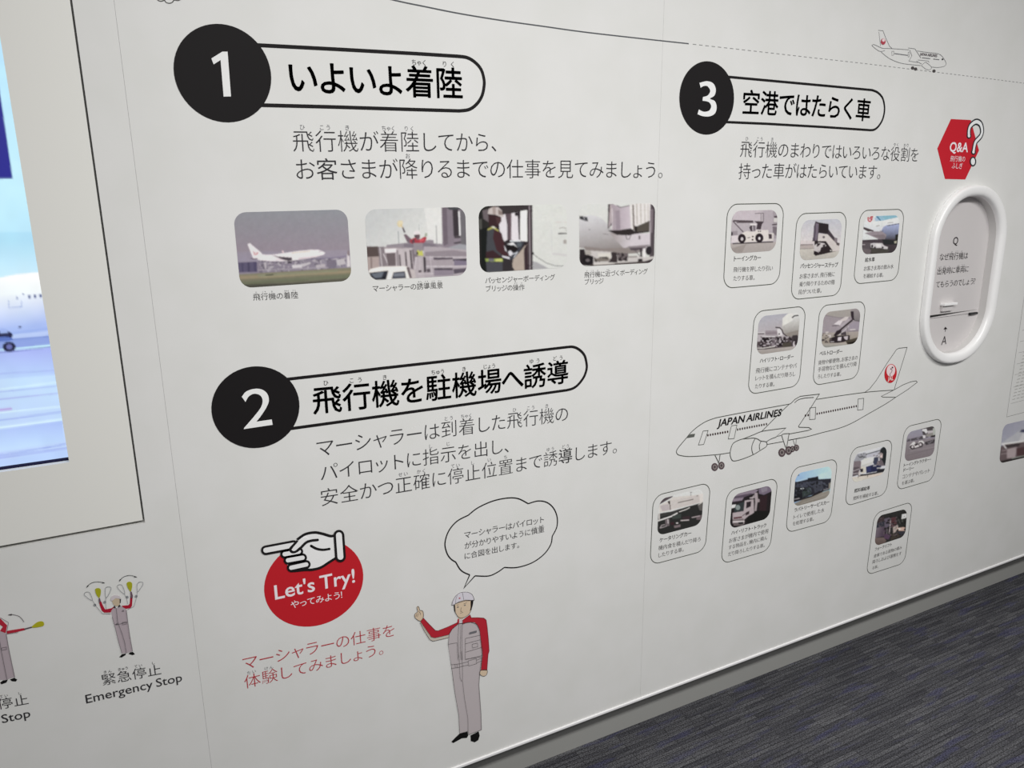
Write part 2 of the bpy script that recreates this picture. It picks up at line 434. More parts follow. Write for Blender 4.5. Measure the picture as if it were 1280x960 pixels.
# ================================================================== DISPLAY HATCH AND SCREEN
h = thing('display_surround', 'warm white access panel with a thin dark gap, framing the lit screen', 'panel', (HX1-.4, 0, HZ0))
SX1, SZ0 = -.116, Zc(-.4245)
slab('surround_board', rect(-1.745, HZ0+.0062, HX1-.0030, Zc(1.045)), [rect(-1.4, SZ0, SX1, Zc(.62))], -.0002, .012, HATCH, h)
d = thing('display_screen', 'lit video screen showing a white airliner on a pale blue apron', 'screen', ((SX1-.3), .014, SZ0))
box('screen_housing', -1.45, SX1+.04, .0165, .022, SZ0-.04, Zc(.66), GAP, d)
A_ = Fr(0, 0, 4); 
scr = [('g', 'b4e2ff', 'c8f2ff', ((0, 0), (0, 260))),
  ('g', 'c6f0ff', 'b8e6fb', ((0, 230), (0, 345)), [(-900, 200), (200, 200), (200, 350), (-900, 350)]),
  ('p', '24248c', [(-700, 20), (-14, 20), (15.8, 223), (-500, 236)]),
  ('g', 'b4e4fa', 'cdeefc', ((0, 300), (0, 350)), [(-900, 290), (200, 290), (200, 360), (-900, 360)]),
  ('g', 'ffffff', 'f4fcff', ((0, 340), (0, 370)), [(-900, 420), (-300, 370), (-100, 353), (0, 347), (20, 343), (45, 340.5), (60, 340), (60, 400), (-900, 400)]),
  ('g', 'f4fbff', 'a8bdf2', ((0, 368), (6, 412)), [(-900, 368), (0, 370), (70, 365), (70, 409), (0, 417), (-900, 440)]),
  ('l', '8fa3d8', .8, [(11, 376), (11, 385), (27, 383.5), (27, 376)]),
  ('p', '46568e', [(35, 369), (38, 369), (38.5, 373), (35.5, 373)]), ('p', '46568e', [(42, 368.4), (45, 368.4), (45.5, 372.4), (42.5, 372.4)]), ('p', '46568e', [(48.8, 367.8), (52, 367.8), (52.5, 371.6), (49.5, 371.6)]),
  ('p', '6f80b4', [(20.5, 371), (22.5, 371), (22.5, 374), (20.5, 374)]), ('p', '6f80b4', [(28, 366.5), (30, 366.5), (30, 368.5), (28, 368.5)]),
  ('p', '2a2e58', [(23, 408), (26.8, 407.6), (26.8, 409.8), (23, 410)]),
  ('p', '9db4ee', [(-900, 430), (0, 417), (70, 408), (70, 412), (0, 420), (-900, 436)]),
  ('p', 'b9ccf6', [(-900, 436), (0, 420), (70, 412), (70, 419), (0, 426), (-900, 446)]),
  ('p', '7d94d6', [(-900, 446), (0, 425), (70, 418.5), (70, 421), (0, 427), (-900, 450)]),
  ('p', '8ea4e2', [(-900, 450), (0, 427), (70, 421), (70, 430), (0, 437), (-900, 460)]),
  ('g', 'a9b6f4', 'bcd8fc', ((0, 436), (0, 480)), [(-900, 470), (-100, 445), (20, 437), (70, 433), (90, 520), (-900, 560)]),
  ('l', '505ca8', .9, [(-60, 443), (14, 439.5), (70, 432.5)]),
  ('g', 'c4dffd', 'bdd2fb', ((0, 478), (0, 590)), [(-900, 520), (0, 474), (100, 466), (100, 600), (-900, 900)]),
  ('l', 'a9bcf0', 1.6, [(-200, 480), (20, 466), (70, 463)]), ('l', 'd2eefe', 2.2, [(-100, 500), (30, 483), (70, 478)]), ('l', 'a8baf0', 1.4, [(-100, 496), (20, 488), (80, 482)]),
  ('l', 'acb8ee', 1.5, [(-100, 510), (20, 497), (72, 492)]), ('l', 'b9a9e4', 3, [(-60, 520), (4, 512), (14, 511)]), ('l', 'd8f3ff', 1.8, [(-100, 522), (10, 515), (78, 508)]),
  ('l', 'dcf6ff', 2, [(-100, 545), (10, 533), (80, 524)]), ('l', 'a3b6f0', 1.8, [(-100, 535), (10, 524), (76, 515)]), ('g', 'aec4f8', 'c4e0ff', ((0, 530), (0, 562)), [(-200, 555), (0, 537), (78, 526), (80, 552), (0, 565), (-200, 590)]),
  ('l', '8e9fe6', 1.2, [(-100, 578), (5, 568), (45, 562), (82, 555)]), ('l', '97a8ea', 1.6, [(-100, 585), (8, 571), (50, 565), (84, 560)]), ('p', 'b9d2fb', [(-100, 590), (0, 575), (84, 562), (88, 576), (0, 590), (-100, 610)]),
  ('l', 'ccf2ff', 1.6, [(-200, -60), (0, 28)]),
  ('e', '1c2048', 2, 419, 14, 6), ('e', '5b74c0', 4, 424, 12, 3), ('e', '161838', 11.5, 433.5, 8.2, 6.2), ('e', '6a6fae', 11.5, 433.5, 3.8, 3.2),
  ('p', '9fb4ea', [(0, 410), (8, 411), (10, 416), (0, 417)])]
def wq(x0, x1, z0, z1, Y):
    o = []
    for x, z in ((x0, z1), (x1, z1), (x1, z0), (x0, z0)):
        a, b = PX(np.array([x]), np.array([z]), Y); o.append((float(a[0]), float(b[0])))
    return o
picture('screen_image', wq(-.62, SX1+.006, SZ0+.0042, Zc(.6), .0155), 0, ONE, scr, d, step=1.7, amp=.05, emit=1.0, Y=.0155, layer=0)
box('screen_edge', -1.4, SX1+.006, .0148, .0165, SZ0-.004, SZ0+.0045, mat('navy_edge', (.006, .006, .05), .4), d)

# ================================================================== NUMBERED HEADINGS
def heading(label, ellipse, circ, num, pill_top, pill_bot, endcap, s, tp, ruby, off, line_mm):
    """disc outline points, numeral outline, pill border, lettering"""
    c = W(*circ); t = thing('section_heading', label, 'sign', (c[0], 0, c[2]))
    Art(2).poly(ellipse_fit(ellipse)).make('disc', BLACK, t, 'black disc')
    Art(4).poly(num).make('numeral', WHITE, t, 'white numeral')
    ec = spline([pill_top[-1]]+endcap+[pill_bot[-1]], False, 4); path = pill_top[:-1]+ec+pill_bot[::-1][1:]
    Art(1).stroke(path, line_mm).make('outline', BLACK, t, 'black rounded outline')
    text('lettering', s, tp, BLACK, t, off=off, ruby=ruby, layer=2, rub_m=DARK, rs=.20, gap=.07)
    return t
f = Fr(200, 0, 4)
def circle_pts(cx, cz, r, n=24, Y=0):   # a true circle on the wall, back to survey points
    a = np.array([2*math.pi*i/n for i in range(n)]); x, y = PX(cx+r*np.cos(a), cz+r*np.sin(a), Y); return list(zip(x, y))
n1 = Fr(0, 0, 4)([(1057, 292), (1112, 258), (1138, 258), (1155, 482), (1118, 483), (1103, 300), (1068, 322)])
el1 = [(271.2, 30.2), (290, 33), (309, 42), (322.5, 54.8), (334, 73), (339.6, 96), (337, 115), (328.8, 130), (312, 146), (286.3, 152.5), (262, 149), (247, 141), (232.5, 127.5), (222, 108), (217.8, 84), (221, 62), (232, 45), (248, 34)]
heading('black disc numbered 1 with the first heading, about landing, at upper left', el1, (279, 92), n1,
        [(318, 56.2), (420, 61.5), (520, 67), (572, 70.3)], [(322, 131.3), (420, 133.8), (520, 137), (574, 138.6)],
        [(584, 72), (594, 78), (601.5, 87), (605, 99), (605, 109), (602, 121), (595, 131), (586, 137)],
        'いよいよ着陸', [(363, 116), (487, 119.8), (578.7, 122.9)], [(4, 'ちゃく'), (5, 'りく')], .013, 6.2)
g2 = Fr(260, 420, 5.3333)
n2 = g2(spline([(225, 405), (255, 370), (310, 352), (360, 357), (395, 385), (406, 430), (390, 475), (355, 530), (323, 571)])+[(425, 556), (431, 592), (238, 621), (242, 611)]+spline([(300, 545), (350, 480), (364, 432), (348, 396), (308, 385), (272, 403), (250, 440)]))
el2 = [(321, 458.4), (342, 462), (358.4, 470.8), (370, 488), (374, 509), (372, 524), (364, 537), (345, 553), (319, 560.2), (296, 556.5), (279, 545), (268, 529), (264.7, 512), (268, 492), (280, 473.5), (299, 462)]
heading('black disc numbered 2 with the heading about guiding aircraft to the stand', el2, (319, 509), n2,
        [(356, 474.4), (420, 467.2), (480, 460), (600, 446.6), (706, 434.2)], [(362, 536), (420, 528), (480, 519.7), (600, 503), (708, 487.8)],
        [(716, 433.6), (724, 437), (730.5, 444), (733, 453), (733.3, 461), (730, 471), (723, 480.5), (716, 485.6)],
        '飛行機を駐機場へ誘導', [(391.8, 517.8), (592, 494.3), (710.5, 478.2)], [(0, 'ひ'), (1, 'こう'), (2, 'き'), (4, 'ちゅう'), (5, 'き'), (6, 'じょう'), (8, 'ゆう'), (9, 'どう')], .013, 6.0)
g3 = Fr(840, 40, 4.8)
n3 = g3(spline([(165, 305), (210, 295), (247, 308), (263, 345), (254, 382), (228, 400), (257, 415), (268, 450), (258, 488), (225, 506), (185, 505), (153, 493)])+spline([(161, 465), (190, 478), (222, 472), (235, 445), (220, 420), (183, 412)])+spline([(186, 390), (215, 380), (229, 352), (212, 325), (188, 325), (172, 335)]))
el3 = [(883, 77), (898, 81), (909.8, 92.5), (916, 107), (917.3, 122), (915, 139), (909, 152.7), (898, 164), (883, 168), (869, 164), (858, 154), (851.5, 139), (849.8, 122), (852, 104), (859, 90), (870, 80)]
heading('black disc numbered 3 with the heading about vehicles working at the airport', el3, (883, 122), n3,
        [(905, 95.6), (960, 100.6), (1030, 107), (1090, 112.6)], [(904, 152.4), (960, 154.8), (1030, 158.8), (1088, 162.7)],
        [(1097, 115.5), (1103, 122), (1105.4, 131), (1105.5, 140), (1103, 150), (1098, 158), (1093, 162)],
        '空港ではたらく車', [(928, 142.4), (1010, 146), (1087, 151.4)], [], .013, 5.6)

# ================================================================== PARAGRAPHS
def para(label, lines, m, off=-.012, rub=None):
    c = W(*lines[0][1][0]); t = thing('text_block', label, 'text', (c[0], 0, c[2]))
    for s, pts, ruby in lines: text('text_line', s, pts, m, t, off=off, ruby=ruby, rub_m=rub or GREY, gap=.06)
    return t
INK = ink('2e2d30')
para('two line black paragraph under heading 1 above the four photographs', [
 ('飛行機が着陸してから、', [(367, 189.6), (500, 189.6), (620.5, 190)], [(0, 'ひ'), (1, 'こう'), (2, 'き'), (4, 'ちゃく'), (5, 'りく')]),
 ('お客さまが降りるまでの仕事を見てみましょう。', [(371.2, 225), (600, 222.9), (828, 223)], [(5, 'お')])], INK, -.010)
para('three line black paragraph under heading 2 above the speech bubble', [
 ('マーシャラーは到着した飛行機の', [(397, 572), (552, 548), (710, 526.3)], [(7, 'とう'), (8, 'ちゃく'), (11, 'ひ'), (12, 'こう'), (13, 'き')]),
 ('パイロットに指示を出し、', [(401.5, 602), (636, 565.8)], [(6, 'し'), (7, 'じ')]),
 ('安全かつ正確に停止位置まで誘導します。', [(402, 633), (590, 601), (771, 566.3)], [(4, 'せい'), (5, 'かく'), (7, 'てい'), (8, 'し'), (9, 'い'), (10, 'ち'), (13, 'ゆう'), (14, 'どう')])], INK, -.010)
para('two line black paragraph under heading 3 above the vehicle cards', [
 ('飛行機のまわりではいろいろな役割を', [(925, 196.3), (1040, 198.6), (1147, 202.4)], [(0, 'ひ'), (1, 'こう'), (2, 'き'), (14, 'やく'), (15, 'わり')]),
 ('持った車がはたらいています。', [(923, 224), (1010, 223.2), (1100, 224.2)], [])], INK, -.009)
para('two line red text beneath the red pointing hand disc', [
 ('マーシャラーの仕事を', [(304.6, 838), (493.4, 795)], []),
 ('体験してみましょう。', [(306.5, 861.3), (479.4, 818)], [(0, 'たい'), (1, 'けん')])], ink('a8323c'), -.010)

# ================================================================== FOUR PHOTOGRAPHS WITH CAPTIONS
CAP = ink('4a4848')
def big_photo(label, fr, corners, rf, shapes, caps, seed, group='photographs in the row under heading 1', amp=.16):
    q = fr(corners); c = W(*q[3]); t = thing('photograph', label, 'photograph', (c[0], 0, c[2]), group)
    picture('print', q, rf, fr, shapes, t, amp=amp, seed=seed, k=.86, step=.62)
    for s, pts, ruby in caps: text('caption_line', s, pts, CAP, t, off=-.004, ruby=ruby, rub_m=GREY, rs=.26, gap=.10)
    return t
f1 = Fr(285, 250, 8)
s1 = [('g', '90929a', '988a98', ((600, 90), (600, 520))),
 ('g', '9a8f9f', '9a90a6', ((600, 500), (600, 640)), [(0, 520), (1280, 500), (1280, 660), (0, 660)]),
 ('p', '8d8294', [(90, 620), (700, 600), (1240, 570), (1240, 700), (100, 740)]),
 ('p', '93899b', [(940, 575), (1070, 575), (1080, 600), (1200, 560), (1240, 600), (1240, 690), (940, 690)]),
 ('s', 'b3aab4', 16, .24, [(290, 610), (1240, 575), (1240, 700), (290, 720)], 9), ('s', '716878', 14, .24, [(290, 610), (1240, 575), (1240, 700), (290, 730)], 12),
 ('l', '6c5f88', 5, [(820, 590), (1070, 578), (1180, 560)]),
 ('p', '5f5776', [(100, 628), (288, 618), (292, 718), (110, 724)]), ('p', '4f4868', [(135, 628), (150, 628), (155, 720), (140, 722)]), ('p', '4c4564', [(195, 624), (215, 623), (220, 718), (198, 720)]), ('p', '524a6c', [(255, 620), (288, 618), (292, 716), (262, 718)]),
 ('p', '7c7284', [(985, 605), (1080, 598), (1085, 680), (990, 690)]), ('p', 'd8cfd2', [(1190, 540), (1216, 560), (1226, 665), (1190, 670)]), ('p', '8c7a7c', [(1195, 500), (1212, 505), (1215, 555), (1196, 555)]),
 ('p', 'd4cdd2', [(640, 650), (740, 645), (742, 678), (645, 682)]), ('p', 'c4bcc2', [(735, 640), (820, 620), (832, 635), (750, 670)]), ('p', 'c2bac0', [(1085, 600), (1160, 585), (1180, 640), (1090, 655)]), ('p', 'b9afb6', [(880, 650), (970, 640), (975, 670), (880, 680)]),
 ('p', 'bfb5bc', [(360, 625), (382, 625), (384, 690), (370, 690)]), ('l', 'b8aeb6', 7, [(395, 640), (450, 637)]), ('l', 'b8aeb6', 7, [(400, 668), (455, 664)]),
 ('l', 'aaa0aa', 8, [(300, 700), (640, 690), (1000, 675)]),
 ('g', '8a8468', '6d6a58', ((640, 700), (650, 860)), [(100, 745), (400, 725), (800, 700), (1240, 675), (1260, 900), (100, 900)]),
 ('p', '9a8a6a', [(110, 760), (500, 745), (900, 715), (1230, 705), (1235, 735), (800, 750), (300, 790), (115, 800)]), ('p', '71755a', [(120, 820), (500, 790), (1236, 745), (1236, 775), (700, 815), (130, 850)]),
 ('p', '8c8c6e', [(300, 745), (700, 722), (1100, 700), (1100, 716), (600, 745), (300, 765)]), ('l', '7e7a5e', 14, [(120, 800), (700, 770), (1230, 735)]), ('l', '98906e', 8, [(300, 772), (900, 738)]), ('l', '66684e', 9, [(200, 835), (800, 800)]),
 ('l', '4e5040', 12, [(380, 752), (450, 746)]), ('g', '5c5a4c', '4a483e', ((640, 815), (640, 870)), [(180, 872), (160, 845), (640, 828), (1200, 780), (1240, 760), (1230, 900), (150, 900)]),
 # airliner
 ('p', 'efe6ea', [(195, 440), (222, 432), (245, 455), (330, 525), (345, 545), (420, 548), (460, 545), (600, 525), (700, 510), (820, 498), (900, 497), (935, 510), (972, 527), (960, 545), (880, 572), (760, 590), (640, 610), (480, 612), (380, 614), (310, 600), (250, 580)]),
 ('p', 'd9c6cc', [(480, 600), (640, 606), (760, 588), (880, 571), (955, 547), (880, 560), (700, 580), (480, 590)]),
 ('p', '6a5a66', [(215, 580), (300, 584), (300, 592), (245, 592)]), ('p', '544852', [(430, 548), (500, 565), (640, 575), (700, 575), (705, 600), (610, 610), (560, 600), (520, 585)]),
 ('p', 'f7f0f2', [(640, 572), (700, 560), (704, 598), (642, 602)]), ('p', '2c2630', [(590, 615), (640, 612), (635, 632), (600, 632)]), ('p', 'e8c8cc', [(538, 508), (550, 505), (562, 528), (545, 532)]),
 ('l', 'd8ccb0', 8, [(640, 530), (820, 512)]), ('l', '7c707c', 4, [(905, 518), (930, 516)]), ('p', 'cc6468', [(255, 530), (275, 545), (300, 515), (300, 535), (280, 552), (258, 548)]), ('l', 'b0565e', 6, [(252, 515), (266, 530), (278, 526)]),
 ('l', '6f6474', 5, [(310, 604), (480, 620), (640, 614), (760, 598), (890, 575)])]
big_photo('photograph of a white airliner touching down on a grassy runway', f1, [(52, 125), (1190, 94), (1238, 806), (125, 882)], .105, s1,
  [('飛行機の着陸', [(316.7, 375.8), (373, 372.6)], [(0, 'ひ'), (1, 'こう'), (2, 'き'), (4, 'ちゃく'), (5, 'りく')])], 3, amp=.055)
f2 = Fr(450, 250, 8)
s2 = [('g', 'c6c8c8', 'dcdcd8', ((300, 80), (640, 460))),
 ('p', 'e0dfdc', [(640, 80), (815, 72), (830, 460), (700, 440)]),
 ('p', '8b7d8a', [(815, 70), (1060, 60), (1075, 800), (830, 780)]), ('p', '70626e', [(820, 72), (870, 72), (880, 440), (838, 460)]), ('p', '857884', [(868, 90), (935, 88), (942, 440), (880, 445)]),
 ('p', '3c343a', [(925, 95), (985, 95), (998, 355), (935, 360)]), ('p', 'f0eef0', [(982, 112), (996, 112), (1006, 355), (994, 358)]), ('p', '6e6a70', [(1000, 100), (1060, 120), (1066, 480), (1010, 470)]), ('p', '4a4248', [(940, 360), (1005, 358), (1005, 380), (945, 384)]), ('p', '504850', [(935, 425), (1008, 412), (1008, 432), (945, 440)]), ('p', '45484c', [(860, 72), (1000, 72), (1050, 130), (1040, 90), (900, 100)]),
 ('p', '9c9ca4', [(1000, 440), (1066, 450), (1068, 520), (930, 515), (860, 480)]),
 ('p', '938892', [(265, 450), (480, 425), (520, 420), (700, 398), (735, 402), (738, 432), (830, 440), (840, 490), (500, 520), (260, 500)]), ('p', '7f7480', [(440, 440), (640, 425), (740, 440), (800, 480), (600, 480), (440, 470)]),
 ('p', 'b0a4ac', [(640, 465), (800, 470), (1068, 500), (1072, 800), (600, 800)]), ('p', '93868f', [(650, 520), (930, 500), (1068, 520), (1068, 560), (650, 575)]), ('p', '584c58', [(735, 575), (930, 570), (930, 592), (735, 600)]), ('p', '453c48', [(930, 590), (1068, 585), (1068, 608), (930, 612)]),
 ('p', 'a79aa2', [(650, 600), (930, 595), (930, 655), (650, 665)]), ('l', 'cfc4ca', 7, [(640, 568), (930, 572), (1068, 575)]), ('l', 'd4cad0', 7, [(650, 662), (930, 664), (1068, 660)]), ('p', '544a56', [(740, 680), (930, 680), (930, 700), (740, 702)]), ('p', '8e8190', [(740, 702), (935, 700), (935, 750), (740, 760)]), ('p', '5a505e', [(935, 690), (1068, 680), (1068, 720), (940, 740)]), ('p', '80748a', [(940, 600), (1068, 610), (1068, 655), (940, 655)]),
 ('p', 'a4969c', [(60, 460), (260, 470), (560, 480), (650, 560), (650, 800), (60, 800)]),
 ('p', '5a4a48', [(62, 470), (180, 462), (190, 565), (66, 572)]), ('p', 'b09c98', [(66, 570), (190, 565), (190, 690), (72, 700)]), ('p', '84706e', [(105, 575), (118, 575), (122, 690), (110, 690)]), ('p', '877a80', [(180, 470), (240, 465), (270, 660), (200, 670)]), ('p', 'ece4e6', [(245, 488), (370, 485), (375, 522), (250, 530)]), ('l', 'cfc6ca', 9, [(235, 540), (290, 660)]), ('l', 'cfc6ca', 8, [(200, 480), (220, 670)]),
 ('p', '6e6064', [(260, 535), (350, 530), (360, 655), (280, 660)]), ('p', 'c2b6ba', [(360, 490), (520, 480), (530, 680), (360, 665)]), ('p', '5c5056', [(388, 545), (402, 545), (412, 660), (396, 660)]), ('p', '54484e', [(448, 520), (462, 515), (474, 665), (458, 668)]), ('p', '54484e', [(495, 500), (512, 500), (530, 690), (510, 680)]), ('p', '84787e', [(365, 500), (380, 500), (388, 660), (372, 660)]),
 ('p', '7d7078', [(515, 500), (560, 480), (580, 560), (560, 690), (530, 600)]), ('p', 'b6aab0', [(550, 570), (640, 560), (650, 790), (540, 790)]), ('p', '423840', [(632, 570), (655, 570), (662, 720), (640, 725)]), ('l', 'd8ced4', 6, [(545, 690), (560, 575)]), ('l', 'c8bcc2', 6, [(600, 580), (596, 700)]), ('l', 'cfc4ca', 5, [(700, 560), (720, 740)]), ('l', 'cfc4ca', 5, [(580, 740), (735, 735)]), ('p', '4c424a', [(585, 705), (615, 700), (615, 722), (585, 726)]), ('p', '5c525a', [(665, 690), (700, 685), (705, 720), (670, 725)]),
 ('l', '8a9296', 6, [(382, 315), (388, 430)]), ('l', '8c8c90', 7, [(762, 255), (768, 430)]), ('l', '8c8c90', 4, [(590, 250), (590, 300)]),
 # marshaller
 ('p', '77606c', [(435, 345), (460, 340), (520, 395), (540, 430), (500, 432), (470, 420)]), ('p', '4c3c46', [(415, 262), (432, 270), (456, 322), (440, 330)]), ('p', 'b4283c', [(500, 398), (545, 375), (600, 392), (620, 380), (655, 360), (668, 380), (650, 420), (620, 436), (540, 440), (505, 430)]), ('p', '6a3c48', [(520, 400), (550, 385), (545, 430), (515, 432)]), ('p', 'd84858', [(590, 395), (640, 385), (640, 405), (600, 420)]),
 ('p', '9aa48c', [(652, 330), (670, 330), (672, 358), (655, 368), (645, 372)]), ('p', '84646c', [(560, 375), (598, 370), (595, 398), (565, 398)]), ('p', '948890', [(535, 430), (625, 428), (628, 520), (630, 560), (540, 540)]), ('p', '6c5058', [(540, 345), (600, 345), (598, 380), (560, 384), (545, 370)]), ('p', 'e6dcde', [(532, 350), (540, 318), (565, 306), (590, 312), (610, 340)]), ('p', '3a3038', [(540, 350), (560, 348), (560, 372), (548, 370)]),
 ('p', 'c4c42c', [(570, 505), (590, 500), (595, 520), (620, 500), (632, 545), (630, 560), (575, 552)]), ('p', '2f2c28', [(568, 512), (585, 530), (580, 545), (565, 545)]),
 ('e', 'dfcb94', 398, 238, 26, 34), ('p', 'e2d2a8', [(375, 212), (425, 205), (430, 240), (395, 262)]), ('l', 'd8b870', 8, [(410, 245), (425, 275)]),
 # white van
 ('p', 'ece6e0', [(78, 722), (105, 690), (200, 668), (440, 662), (490, 668), (500, 790), (440, 800), (80, 800)]), ('p', '2e303a', [(88, 728), (285, 705), (262, 795), (150, 800), (110, 770)]), ('p', '68707c', [(110, 740), (240, 715), (215, 775), (150, 780)]), ('p', '1f2028', [(215, 770), (262, 760), (258, 798), (210, 798)]), ('p', '4a4c58', [(335, 722), (450, 712), (462, 782), (315, 790)]), ('p', '787c88', [(340, 735), (440, 728), (445, 760), (335, 765)]),
 ('p', 'c4b8b8', [(490, 690), (545, 700), (560, 790), (500, 790)]), ('p', '6c5c60', [(462, 672), (490, 668), (520, 780), (495, 780)])]
big_photo('photograph of a marshaller raising both arms above a white van', f2, [(46, 94), (1052, 69), (1072, 750), (88, 808)], .105, s2,
  [('マーシャラーの誘導風景', [(466.2, 364.8), (553.7, 360.3)], [(7, 'ゆう'), (8, 'どう'), (9, 'ふう'), (10, 'けい')])], 21, amp=.05)
f3 = Fr(590, 245, 9.143)
PAPER = 'dcdcd8'
s3 = [('g', 'd8dad4', 'd4d5d0', ((700, 100), (1080, 500))),
 ('p', '2a2226', [(60, 100), (690, 100), (692, 850), (60, 880)]), ('p', '3a3234', [(190, 112), (640, 106), (640, 150), (400, 200), (360, 210), (330, 130)]),
 ('g', '20201e', '2e2c28', ((75, 500), (200, 500)), [(70, 110), (190, 110), (190, 870), (90, 880)]), ('p', '6a5e62', [(118, 165), (185, 150), (190, 300), (130, 260)]), ('p', '141816', [(100, 380), (200, 350), (200, 860), (110, 860)]), ('p', '50504a', [(80, 270), (110, 260), (112, 380), (84, 380)]),
 ('p', 'ddd6dc', [(300, 240), (380, 205), (402, 330), (404, 500), (370, 520), (320, 430)]), ('p', '5d4c54', [(380, 205), (440, 200), (440, 500), (404, 500), (404, 300)]), ('p', 'e0d8de', [(440, 200), (630, 165), (632, 520), (440, 505)]), ('p', '372c34', [(520, 180), (552, 175), (550, 500), (535, 500)]), ('e', '2a2428', 508, 208, 20, 22), ('p', 'eeeeea', [(552, 172), (630, 160), (632, 520), (552, 505)]),
 ('p', '3e3238', [(636, 108), (690, 102), (694, 848), (640, 850)]), ('l', 'a89aa0', 9, [(656, 108), (664, 848)]), ('p', '6a545c', [(430, 200), (450, 196), (450, 505), (430, 500)]),
 ('p', '3a3c46', [(450, 515), (600, 520), (560, 610), (470, 735), (360, 700), (380, 570)]), ('p', 'e8e8ea', [(400, 550), (470, 530), (520, 590), (480, 570)]), ('p', '1a1416', [(385, 560), (480, 560), (530, 600), (500, 640), (400, 640)]), ('l', 'd0d4dc', 8, [(480, 700), (520, 640), (470, 665)]), ('p', '586068', [(510, 535), (570, 535), (560, 580), (520, 580)]), ('l', 'e6ecf0', 12, [(440, 515), (550, 515)]),
 ('p', 'b3a294', [(455, 740), (560, 625), (610, 560), (620, 850), (470, 855)]), ('p', '96847c', [(590, 640), (615, 560), (640, 540), (640, 850), (600, 850)]), ('p', '3c2a30', [(595, 600), (636, 540), (640, 850), (600, 850)]), ('p', '332c30', [(350, 700), (470, 735), (455, 800), (490, 850), (350, 855)]),
 # worker
 ('p', '44464c', [(175, 380), (260, 350), (310, 420), (345, 560), (330, 720), (160, 730)]), ('p', '46242a', [(255, 370), (300, 385), (340, 430), (370, 560), (375, 620), (425, 670), (420, 695), (350, 680), (280, 620), (240, 480)]), ('p', '3c2228', [(160, 640), (240, 620), (330, 690), (330, 720), (160, 720)]),
 ('p', '3a2024', [(185, 210), (335, 240), (335, 290), (310, 325), (280, 360), (240, 345), (195, 345)]), ('p', '4e3032', [(270, 240), (335, 245), (332, 290), (312, 322), (285, 320)]), ('p', 'c5b8b4', [(180, 205), (190, 150), (240, 122), (300, 128), (340, 165), (352, 215), (368, 240), (330, 238), (270, 215)]), ('p', 'a6948e', [(230, 122), (270, 122), (270, 215), (240, 210)]), ('p', '8a7872', [(300, 150), (345, 180), (352, 215), (300, 215)]),
 ('p', 'a8a438', [(175, 378), (240, 345), (310, 395), (300, 405), (240, 370), (180, 395)]), ('p', 'd8d8c4', [(215, 352), (245, 345), (275, 365), (255, 370)]), ('p', '8aa038', [(150, 715), (350, 715), (355, 750), (160, 750)]), ('p', 'c4c850', [(268, 722), (345, 714), (345, 748), (268, 750)]), ('p', '6a6870', [(190, 715), (250, 715), (250, 748), (190, 748)]),
 ('p', '484850', [(160, 755), (350, 752), (350, 860), (170, 870)]), ('p', 'd8d4dc', [(412, 635), (440, 620), (470, 655), (450, 685), (425, 680)]), ('p', 'dcd8e0', [(340, 680), (430, 700), (430, 722), (350, 700)]), ('p', 'e8e4ea', [(365, 560), (380, 620), (400, 640), (385, 600)]),
 # right, near white
 ('l', 'c6c6c8', 5, [(905, 320), (915, 650), (1080, 680)]), ('p', 'ccc8c8', [(915, 650), (1085, 665), (1085, 690), (915, 668)]), ('l', 'cfcfcc', 5, [(940, 150), (1040, 125)]), ('l', 'cfccc8', 5, [(800, 250), (860, 245)]), ('l', 'cccac8', 6, [(790, 220), (830, 215)]),
 ('l', '98908c', 8, [(1000, 368), (1040, 360), (1075, 370)]), ('l', '4c444a', 14, [(990, 430), (1080, 428)]), ('p', 'a8a09a', [(1045, 500), (1080, 500), (1080, 545), (1045, 545)]), ('l', 'a09894', 6, [(1070, 390), (1085, 400)]), ('l', 'd0b8b8', 4, [(960, 300), (1080, 300)]),
 ('p', 'a8a6aa', [(696, 745), (740, 755), (880, 830), (696, 840)]), ('l', '38363a', 6, [(690, 655), (760, 710), (850, 765), (950, 798), (1045, 800)]), ('e', '1c1a1e', 694, 655, 14, 14)]
big_photo('photograph of a helmeted worker at the boarding bridge controls', f3, [(74, 118), (1086, 93), (1090, 815), (92, 880)], .105, s3,
  [('パッセンジャーボーディング', [(606.7, 354.6), (693.7, 350)], []), ('ブリッジの操作', [(607.5, 364.8), (655.7, 362.6)], [(5, 'そう'), (6, 'さ')])], 33, amp=.05)
f4 = Fr(710, 245, 9.143)
